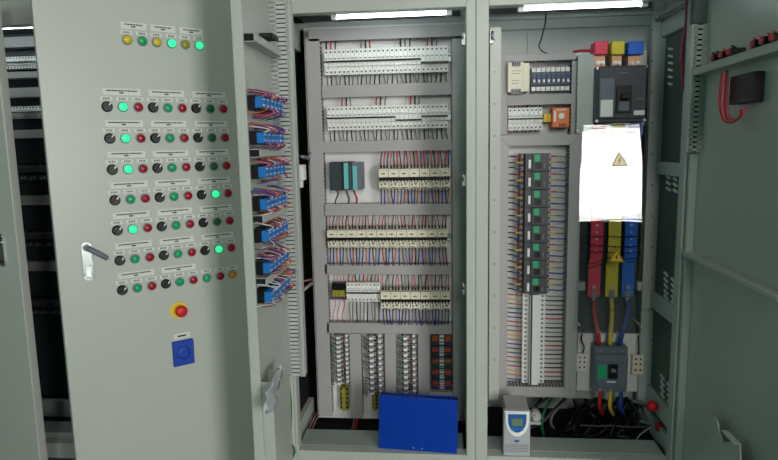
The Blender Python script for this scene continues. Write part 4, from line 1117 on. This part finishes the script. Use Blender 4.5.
for i in (0, 2, 4):
    place('title_plate', 'wt', wide_plate(.080), ['label', 'ink'], (T[i][0]+T[i+1][0])/2, zt_+.047)
# emergency stop
u, z = dl(179.5, 310)
build(MB().lathe((u-.003, 0, z), (0, -1, 0), [(.030, 0), (.030, .003), (.0001, .003)], 28), 'emergency_stop_collar', 'yellow', door0, local=True)
build(MB().lathe((u, 0, z), (0, -1, 0), [(.012, .003), (.012, .016), (.020, .018), (.021, .026), (.015, .032), (.0001, .034)], 28), 'emergency_stop_button', 'red', door0, local=True)
u0_, z1_ = dl(171.5, 342); u1_, z0_ = dl(194, 362)
q = MB().box(u0_, u1_, -.012, 0, z0_, z1_)
cu, cz = (u0_+u1_)/2, (z0_+z1_)/2
q.lathe((cu, -.012, cz), (0, -1, 0), [(.024, 0), (.022, .004), (.018, .005), (.017, .002), (.0001, .002)], 24)
build(q, 'blue_panel_socket', 'blue', door0, .002, local=True)
q = MB().box(cu-.028, cu+.03, -.0014, 0, z1_+.006, z1_+.026).box(cu-.015, cu+.015, -.0018, -.0013, z1_+.013, z1_+.019, 1)
build(q, 'title_plate', ['label', 'ink'], door0, local=True)
# swing handle
u, zt2 = dl(85.5, 242); _, zb2 = dl(85.5, 281)
q = MB(); q.box(u-.016, u+.016, -.007, 0, zb2+.014, zt2-.014)
q.cyl((u, 0, zt2-.015), (0, -1, 0), .016, .007, 20).cyl((u, 0, zb2+.015), (0, -1, 0), .016, .007, 20)
hp = build(q, 'swing_handle', 'chrome', door0, .001, local=True)
q = MB(); z_ = zt2-.018
q.cyl((u, -.007, z_), (0, -1, 0), .010, .014, 16)
ue, ze = dl(107, 257)
q.tube([(u, -.020, z_), (u+(ue-u)*.5, -.026, z_+(ze-z_)*.5), (ue-.004, -.024, ze)], .0085, 10, 0, 3)
build(q, 'handle_lever', 'mgrey', door0, local=True)
build(MB().box(u-.008, u+.008, -.0085, -.006, zb2+.012, zb2+.05).cyl((u, -.0068, zb2+.04), (0, -1, 0), .005, .003, 12), 'handle_lock', 'steel', door0, .001, local=True)

# ---------- narrow open door of C1 (inside visible)
hinge1 = (at(276, 150, -.12).x-.004, -.005, 0); A1 = math.radians(91.6)
def d1(px, py, off=0.0): return dlocal(px, py, hinge1, A1, off)
W1 = -d1(248.5, 150)[0]
print('W1', W1, hinge1)
o = MB()
zt1, zb1 = ZT-.02, ZB+.02
o.box(-W1, 0, .030, .033, zb1, zt1)                  # outer skin
o.box(-W1, -W1+.012, 0, .030, zb1, zt1).box(-.012, 0, 0, .030, zb1, zt1)
o.box(-W1, 0, 0, .030, zt1-.012, zt1).box(-W1, 0, 0, .030, zb1, zb1+.012)
o.box(-W1+.012, -.012, .010, .030, zb1+.012, zt1-.012)
door1 = mk(C1, o, hinge1, A1, 'paint', .0015)
def b1(mb, name, mats, bevel=0): return build(mb, name, mats, door1, bevel, local=True)
# vertical slotted duct near the hinge (side wall faces the viewer)
fy = .008
def vduct(dr, name, ua, ub, z0, z1, proj):
    q = MB(); q.box(ua+.004, ub-.004, -proj+.004, .01, z0, z1, 1)
    n = int((z1-z0)/.0155)
    for i in range(n):
        z = z0+(i+.5)*(z1-z0)/n
        q.box(ua, ua+.003, -proj+.004, .01, z-.0058, z+.0058); q.box(ub-.003, ub, -proj+.004, .01, z-.0052, z+.0052)
    # solid margins so slots end before cover
    q.box(ua, ua+.003, -proj, -proj+.016, z0, z1); q.box(ua, ua+.003, -.016, .01, z0, z1)
    q.box(ua-.001, ub+.001, -proj-.003, -proj, z0, z1)
    return build(q, name, ['inner', 'darkgap'], dr, 0, local=True)
u_d = -.095
z_a = d1(283, 12)[1]; z_b = d1(290, 372)[1]
pj = .066
vduct(door1, 'vertical_duct', u_d, u_d+.04, max(z_b, zb1+.1), min(z_a, zt1-.02), pj)
# horizontal ducts with open ends
def hduct(pxa, pya, name='horizontal_duct', un=-.10):
    ua, za = d1(pxa, pya); ua = -W1+.018
    q = MB(); hh = .013; dp = .030
    for (y0, y1, z0, z1) in ((-dp, .01, za+hh-.002, za+hh), (-dp, .01, za-hh, za-hh+.002), (-dp, -dp+.002, za-hh, za+hh)):
        q.box(ua, un, y0, y1, z0, z1)
    q.box(ua+.006, un, -dp+.002, .01, za-hh+.002, za+hh-.002, 1)
    return b1(q, name, ['inner', 'darkgap'], 0)
DU = {}
for py in (39.5, 153.5, 222, 289): hduct(248.5, py)
# contact blocks: rows
rows = [103.5, 138, 172, 204.5, 237, 270.5, 301]
ublk = [-W1+.03+k*((W1-.155)/6) for k in range(6)]
cbp = None
zr = []
for ri, py in enumerate(rows):
    u, z = d1(253, py); zr.append(z)
    for k in range(6):
        if cbp is None:
            q = MB(); q.box(-.018, .018, -.022, .01, -.021, .021, 1)
            q.box(-.014, -.002, -.046, -.022, -.017, .016, 0); q.box(.002, .014, -.044, -.022, -.017, .016, 0)
            for s in (-1, 1):
                for zz in (-1, 1): q.cyl((s*.008, -.045, zz*.009), (0, -1, 0), .0035, .003, 8, 2)
            cbp = b1(q, 'contact_block', ['cblue', 'black', 'steel'], .001); ob = cbp
        else:
            ob = cbp.copy(); COL.objects.link(ob); ob.parent = door1
        ob.location = (ublk[k], 0, z)
# wiring on the door
Tm = wmat(door1)
rnd = random.Random(11)
for ri, z in enumerate(zr):
    t = MB(); pal = ['wblue', 'wpink', 'wviolet', 'wwhite', 'worange', 'dkred', 'wwhite', 'wviolet']
    for k in range(44 if ri < 2 else 30):
        u = ublk[0]-.02+rnd.random()*(ublk[-1]-ublk[0]+.04); s = rnd.choice([-1, 1, 1])
        z0 = z+s*.016
        dz = s*rnd.uniform(.010, .026)
        t.tube([Tm @ Vector((u, -.046, z0)), Tm @ Vector((u+rnd.uniform(-.01, .01), -.06, z0+dz*.5)), Tm @ Vector((u+rnd.uniform(-.02, .02), -.03, z0+dz)), Tm @ Vector((u+rnd.uniform(-.02, .03), .0, z0+dz*1.2))], .0018, 5, rnd.randrange(len(pal)), 3)
    tag(build(t, 'door_wiring', pal), 'tangled coloured wires around the %s row of blue contact blocks' % nth(ri, 7, 'top', 'bottom'), 'wiring', kind='stuff')
# black clip on top duct
u, z = d1(262, 36)
q = MB()
for k in range(3): q.box(u-.035+k*.028, u-.012+k*.028, -.045, .0, z-.012, z+.004)
b1(q, 'cable_clamp', 'black', .002)
# strap + bag + lower white strip
zz = d1(283, 300)[1]
# document sleeve (crumpled)
q = MB(); NN = 8
import math as _m
pa = [(278, 366), (274, 380), (271, 392), (268, 404), (267, 414)]
for i in range(len(pa)-1):
    pass
rn = random.Random(2)
grid = []
for i in range(9):
    t_ = i/8; cx_ = 277-11*t_; cy_ = 367+46*t_; hw = 3.2+3.0*math.sin(t_*3)
    rowp = []
    for j in range(5):
        uu, z_ = d1(cx_+(j/4-.5)*2*hw, cy_+(j/4-.5)*-5, .03)
        rowp.append(Vector((uu, -.030-rn.uniform(0, .016), z_)))
    grid.append(rowp)
vs = [v for r_ in grid for v in r_]; vs += [v+Vector((0, .002, 0)) for v in vs]
fs = []
n5 = 45
for i in range(8):
    for j in range(4):
        a = i*5+j; fs.append((a, a+1, a+6, a+5)); fs.append((n5+a+5, n5+a+6, n5+a+1, n5+a))
for i in range(8):
    fs.append((i*5, i*5+5, n5+i*5+5, n5+i*5)); fs.append((i*5+4, n5+i*5+4, n5+i*5+9, i*5+9))
q.add([Tm @ v for v in vs], fs, 0, True)
tag(build(q, 'plastic_sleeve', 'plasticbag'), 'crumpled clear plastic sleeve hanging inside the narrow left door', 'sleeve')
# document pocket at bottom
ua, za = d1(258, 402, .03); ub, _ = d1(281, 402, .03)
ua = max(ua, -W1+.02)
zpb = max(zb1+.02, za-.3)
q = MB(); q.box(ua, ub, -.034, -.032, zpb, za); q.box(ua, ua+.002, -.032, .01, zpb, za); q.box(ub-.002, ub, -.032, .01, zpb, za); q.box(ua, ub, -.032, .01, zpb, zpb+.002)
b1(q, 'document_pocket', 'paint')
# green earth wire along post
wire([at(288, 372, -.02), at(291, 400, -.02), at(291, 425, -.03), at(289, 440, -.04), at(295, 452, -.02), at(285, 470, -.03)], 'wgreen', 'green earth wire hanging at the foot of the narrow left door', None, .0035, 'earth_wire', 6)

# ---------- right door of C2
hinge2 = (at(693, 150, -.01).x, -.004, 0)
A2 = -math.radians(91.25)
def d2(px, py, off=0.0): return dlocal(px, py, hinge2, A2, off)
W2 = .70
o = MB()
o.box(0, W2, .030, .033, zb1, zt1)
o.box(0, .012, 0, .03, zb1, zt1).box(W2-.012, W2, 0, .03, zb1, zt1).box(0, W2, 0, .03, zt1-.012, zt1).box(0, W2, 0, .03, zb1, zb1+.012)
o.box(.012, W2-.012, .010, .03, zb1+.012, zt1-.012)
door2 = mk(C2, o, hinge2, A2, 'paint', .0015)
def b2(mb, name, mats, bevel=0): return build(mb, name, mats, door2, bevel, local=True)
# vertical slotted duct faces viewer: side wall at larger u
def vduct2(ua, ub, z0, z1, proj):
    q = MB(); q.box(ua+.004, ub-.004, -proj+.004, .01, z0, z1, 1)
    n = int((z1-z0)/.0165)
    for i in range(n):
        z = z0+(i+.5)*(z1-z0)/n
        q.box(ub-.003, ub, -proj+.004, .01, z-.0055, z+.0055)
    q.box(ub-.003, ub, -proj, -proj+.016, z0, z1); q.box(ub-.003, ub, -.008, .01, z0, z1)
    q.box(ua, ua+.003, -proj, .01, z0, z1); q.box(ua, ub+.001, -proj-.003, -proj, z0, z1)
    return build(q, 'vertical_duct', ['inner', 'darkgap'], door2, 0, local=True)
vz1 = d2(699, 27)[1]; vz0 = d2(699, 152)[1]
vduct2(.028, .062, vz0, vz1, .040)
# horizontal duct across upper door
_, za = d2(699, 73); ua = .065
q = MB(); hh = .013; dp = .035
q.box(ua, W2-.03, -dp, -dp+.002, za-hh, za+hh).box(ua, W2-.03, -dp, .01, za-hh, za-hh+.002).box(ua, W2-.03, -dp, .01, za+hh-.002, za+hh).box(ua, ua+.002, -dp, .01, za-hh, za+hh)
b2(q, 'horizontal_duct', 'paint')
_, zs_ = d2(720, 268)
b2(MB().box(.02, W2-.02, -.022, .01, zs_-.008, zs_+.008), 'stiffener_rail', 'paint', .002)
b2(MB().box(.013, .033, -.016, .01, zb1+.02, vz0-.01), 'hinge_stile', 'paint', .002)
# dark strip standing in for the shaded gap above duct
u_, z_ = d2(695, 15); b2(MB().box(.014, .045, -.035, .01, vz1+.005, zt1-.02), 'gap_shade_strip', 'sheetdk', .002)
# contact blocks on top of the duct
T2 = wmat(door2)
def door_thing(mbl, name, mats, label, cat, group=None, bevel=.001):
    m_ = MB(); m_.v = [T2 @ v for v in mbl.v]; m_.f = mbl.f; m_.m = mbl.m; m_.sm = mbl.sm
    return tag(build(m_, name, mats, None, bevel), label, cat, group)
for i, px in enumerate((717, 725, 733, 757, 766, 776)):
    u, _ = d2(px, 55, .02); z = za+hh+.002+.014
    q = MB(); q.box(u-.013, u+.011, -.032, .012, z-.014, z+.008, 0); q.box(u-.012, u+.010, -.036, -.032, z-.010, z+.004, 1)
    q.cyl((u, -.02, z+.008), (0, 0, 1), .004, .006, 8, 2)
    grp = i // 3
    ob = build(q, 'contact_block', ['black', 'red', 'steel'], door2, .001, local=True)
# indicator back with wires
t = MB(); rnd = random.Random(5)
for px in (716, 720, 727, 735, 757, 762, 770, 776):
    u, _ = d2(px, 50, .02); z = za+hh+.02
    t.tube([T2 @ Vector((u, -.02, z)), T2 @ Vector((u+.01, -.035, z+.008)), T2 @ Vector((u+.02, -.03, z+.004)), T2 @ Vector((u+.025, -.02, z-.006))], .002, 5, rnd.randrange(2), 3)
tag(build(t, 'door_wiring', ['wpink', 'wblack']), 'small pink and black wire loops on the right door duct', 'wiring', kind='stuff')
# meter housing (black box)
ua, zt_b = d2(730, 77, .022); ub, _ = d2(762, 73, .0); _, zb_b = d2(730, 105, .022)
q = MB(); q.box(ua, ub, -.022, .01, zb_b, zt_b)
mo = b2(q, 'meter_housing', 'black', .003)
q = MB()
for k in range(6): q.box(ua+.008+k*(ub-ua-.016)/6, ua+.008+(k+.6)*(ub-ua-.016)/6, -.0232, -.021, zb_b+.003, zb_b+.012)
b2(q, 'meter_terminals', 'dgrey')
q = MB()
ptsw = [d2(725.5, 70, .03), d2(725, 85, .03), d2(724.5, 103, .03), d2(728, 117, .03), d2(736, 119, .03), d2(743, 113, .03), d2(745, 106, .03)]
for k in range(4):
    tag(build(MB().tube([T2 @ Vector((u+.002*k, -.025-.006*k+.003*math.sin(k+j), z-.003*k)) for j, (u, z) in enumerate(ptsw)], .0032, 6, 0, 4), 'wire', 'wred' if k % 2 else 'wpink'), '%s wire looping under the black meter housing, %s of four' % ('red' if k % 2 else 'pink', ORD[k]), 'wire', 'red wires looping under the meter housing')
# door holder plate at the bottom
def D2P(pts): return [d2(px, py, .02) for px, py in pts]
poly = D2P([(709, 470), (710, 418), (714, 415), (719, 417), (722, 421), (724, 432), (727, 443), (731, 442), (745, 444), (746, 470)])
q = MB().prism(poly, -.035, -.030)
u_, z_ = poly[1]
q.box(poly[0][0]+.002, poly[-1][0]-.002, -.031, .01, poly[0][1]+.001, poly[0][1]+.006)
q.box(poly[7][0], poly[8][0], -.05, -.03, poly[8][1]-.004, poly[8][1])
b2(q, 'latch_bracket', 'paint', .001)

# ================================================================== FAR LEFT: neighbour door + interior
fe = at(21, 280, -.16)
hA = (fe.x-.56, -.004, 0)
angA = math.atan2(fe.y-hA[1], fe.x-hA[0])
WA = math.hypot(fe.x-hA[0], fe.y-hA[1])
o = MB(); o.box(0, WA, 0, .035, zb1, zt1)
doorA = mk(CA, o, hA, angA, 'paint', .003)
def dA(px, py): return dlocal(px, py, hA, angA)
u, z = dA(2.5, 250); 
q = MB(); q.box(u-.014, u+.014, -.007, 0, z-.05, z+.05).cyl((u, 0, z-.05), (0, -1, 0), .014, .007, 16).cyl((u, 0, z+.05), (0, -1, 0), .014, .007, 16)
q.tube([(u, -.007, z+.03), (u, -.026, z+.03), (u, -.03, z+.0), (u+.004, -.026, z-.05)], .006, 8)
build(q, 'swing_handle', 'chrome', doorA, local=True)
# interior stuff
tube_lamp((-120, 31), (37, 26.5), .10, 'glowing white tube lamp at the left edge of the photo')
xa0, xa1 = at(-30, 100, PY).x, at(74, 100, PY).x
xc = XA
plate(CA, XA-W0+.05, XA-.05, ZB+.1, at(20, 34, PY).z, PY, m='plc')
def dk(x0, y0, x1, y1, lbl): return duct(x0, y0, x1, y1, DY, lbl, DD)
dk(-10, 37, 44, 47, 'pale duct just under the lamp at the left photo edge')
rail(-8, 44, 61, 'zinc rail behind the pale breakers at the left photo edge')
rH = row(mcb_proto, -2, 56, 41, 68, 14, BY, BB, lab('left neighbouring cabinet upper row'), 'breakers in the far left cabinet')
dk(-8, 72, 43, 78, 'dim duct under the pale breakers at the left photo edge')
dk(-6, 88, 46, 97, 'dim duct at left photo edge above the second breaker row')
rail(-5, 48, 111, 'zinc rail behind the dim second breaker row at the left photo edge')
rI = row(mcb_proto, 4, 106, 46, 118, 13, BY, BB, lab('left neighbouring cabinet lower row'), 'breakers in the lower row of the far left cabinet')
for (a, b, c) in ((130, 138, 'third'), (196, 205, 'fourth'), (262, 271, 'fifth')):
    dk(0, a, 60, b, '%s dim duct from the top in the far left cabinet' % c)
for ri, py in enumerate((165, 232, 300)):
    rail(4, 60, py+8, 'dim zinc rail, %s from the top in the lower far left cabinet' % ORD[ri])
    row(contactor_proto, 8+ri*6, py-2, 56+ri*5, py+18, 5, CYF, CYB, lambda i, n, on, ri=ri: 'dim contactor, %s in %s dark row of far left cabinet' % (nth(i, n), ORD[ri]), 'dim contactors in the far left cabinet', body='dgrey')  # dark body colour imitates the dimness inside this cabinet
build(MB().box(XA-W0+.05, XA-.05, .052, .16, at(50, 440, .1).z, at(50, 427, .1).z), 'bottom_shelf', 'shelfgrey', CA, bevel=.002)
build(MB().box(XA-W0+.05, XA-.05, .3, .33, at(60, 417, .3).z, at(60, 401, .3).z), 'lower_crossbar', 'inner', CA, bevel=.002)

# ================================================================== unseen ceiling lamps added for ambient light (behind the viewer)
for (x, y) in ((-1.4, -3.4), (1.2, -3.4)):
    e = empty('added_ceiling_lamp', (x, y, H-.06), '%s unseen ceiling panel lamp added for ambient light behind the viewer' % ('left' if x < 0 else 'right'), 'lamp')
    build(MB().box(x-.6, x+.6, y-.15, y+.15, H-.06, H), 'lamp_housing', 'white', e)
    M['panel'] = mat('added_panel_glow', (.95, 1, .97), .5, emit=1.0)
    build(MB().box(x-.57, x+.57, y-.12, y+.12, H-.063, H-.06), 'diffuser', 'panel', e)

print('wires', NW[0])
scene.view_settings.view_transform = 'Standard'
scene.view_settings.look = 'None'
scene.view_settings.gamma = 1
scene.view_settings.exposure = 0.10
scene.cycles.use_denoising = True
scene.cycles.max_bounces = 8
scene.cycles.sample_clamp_indirect = 6
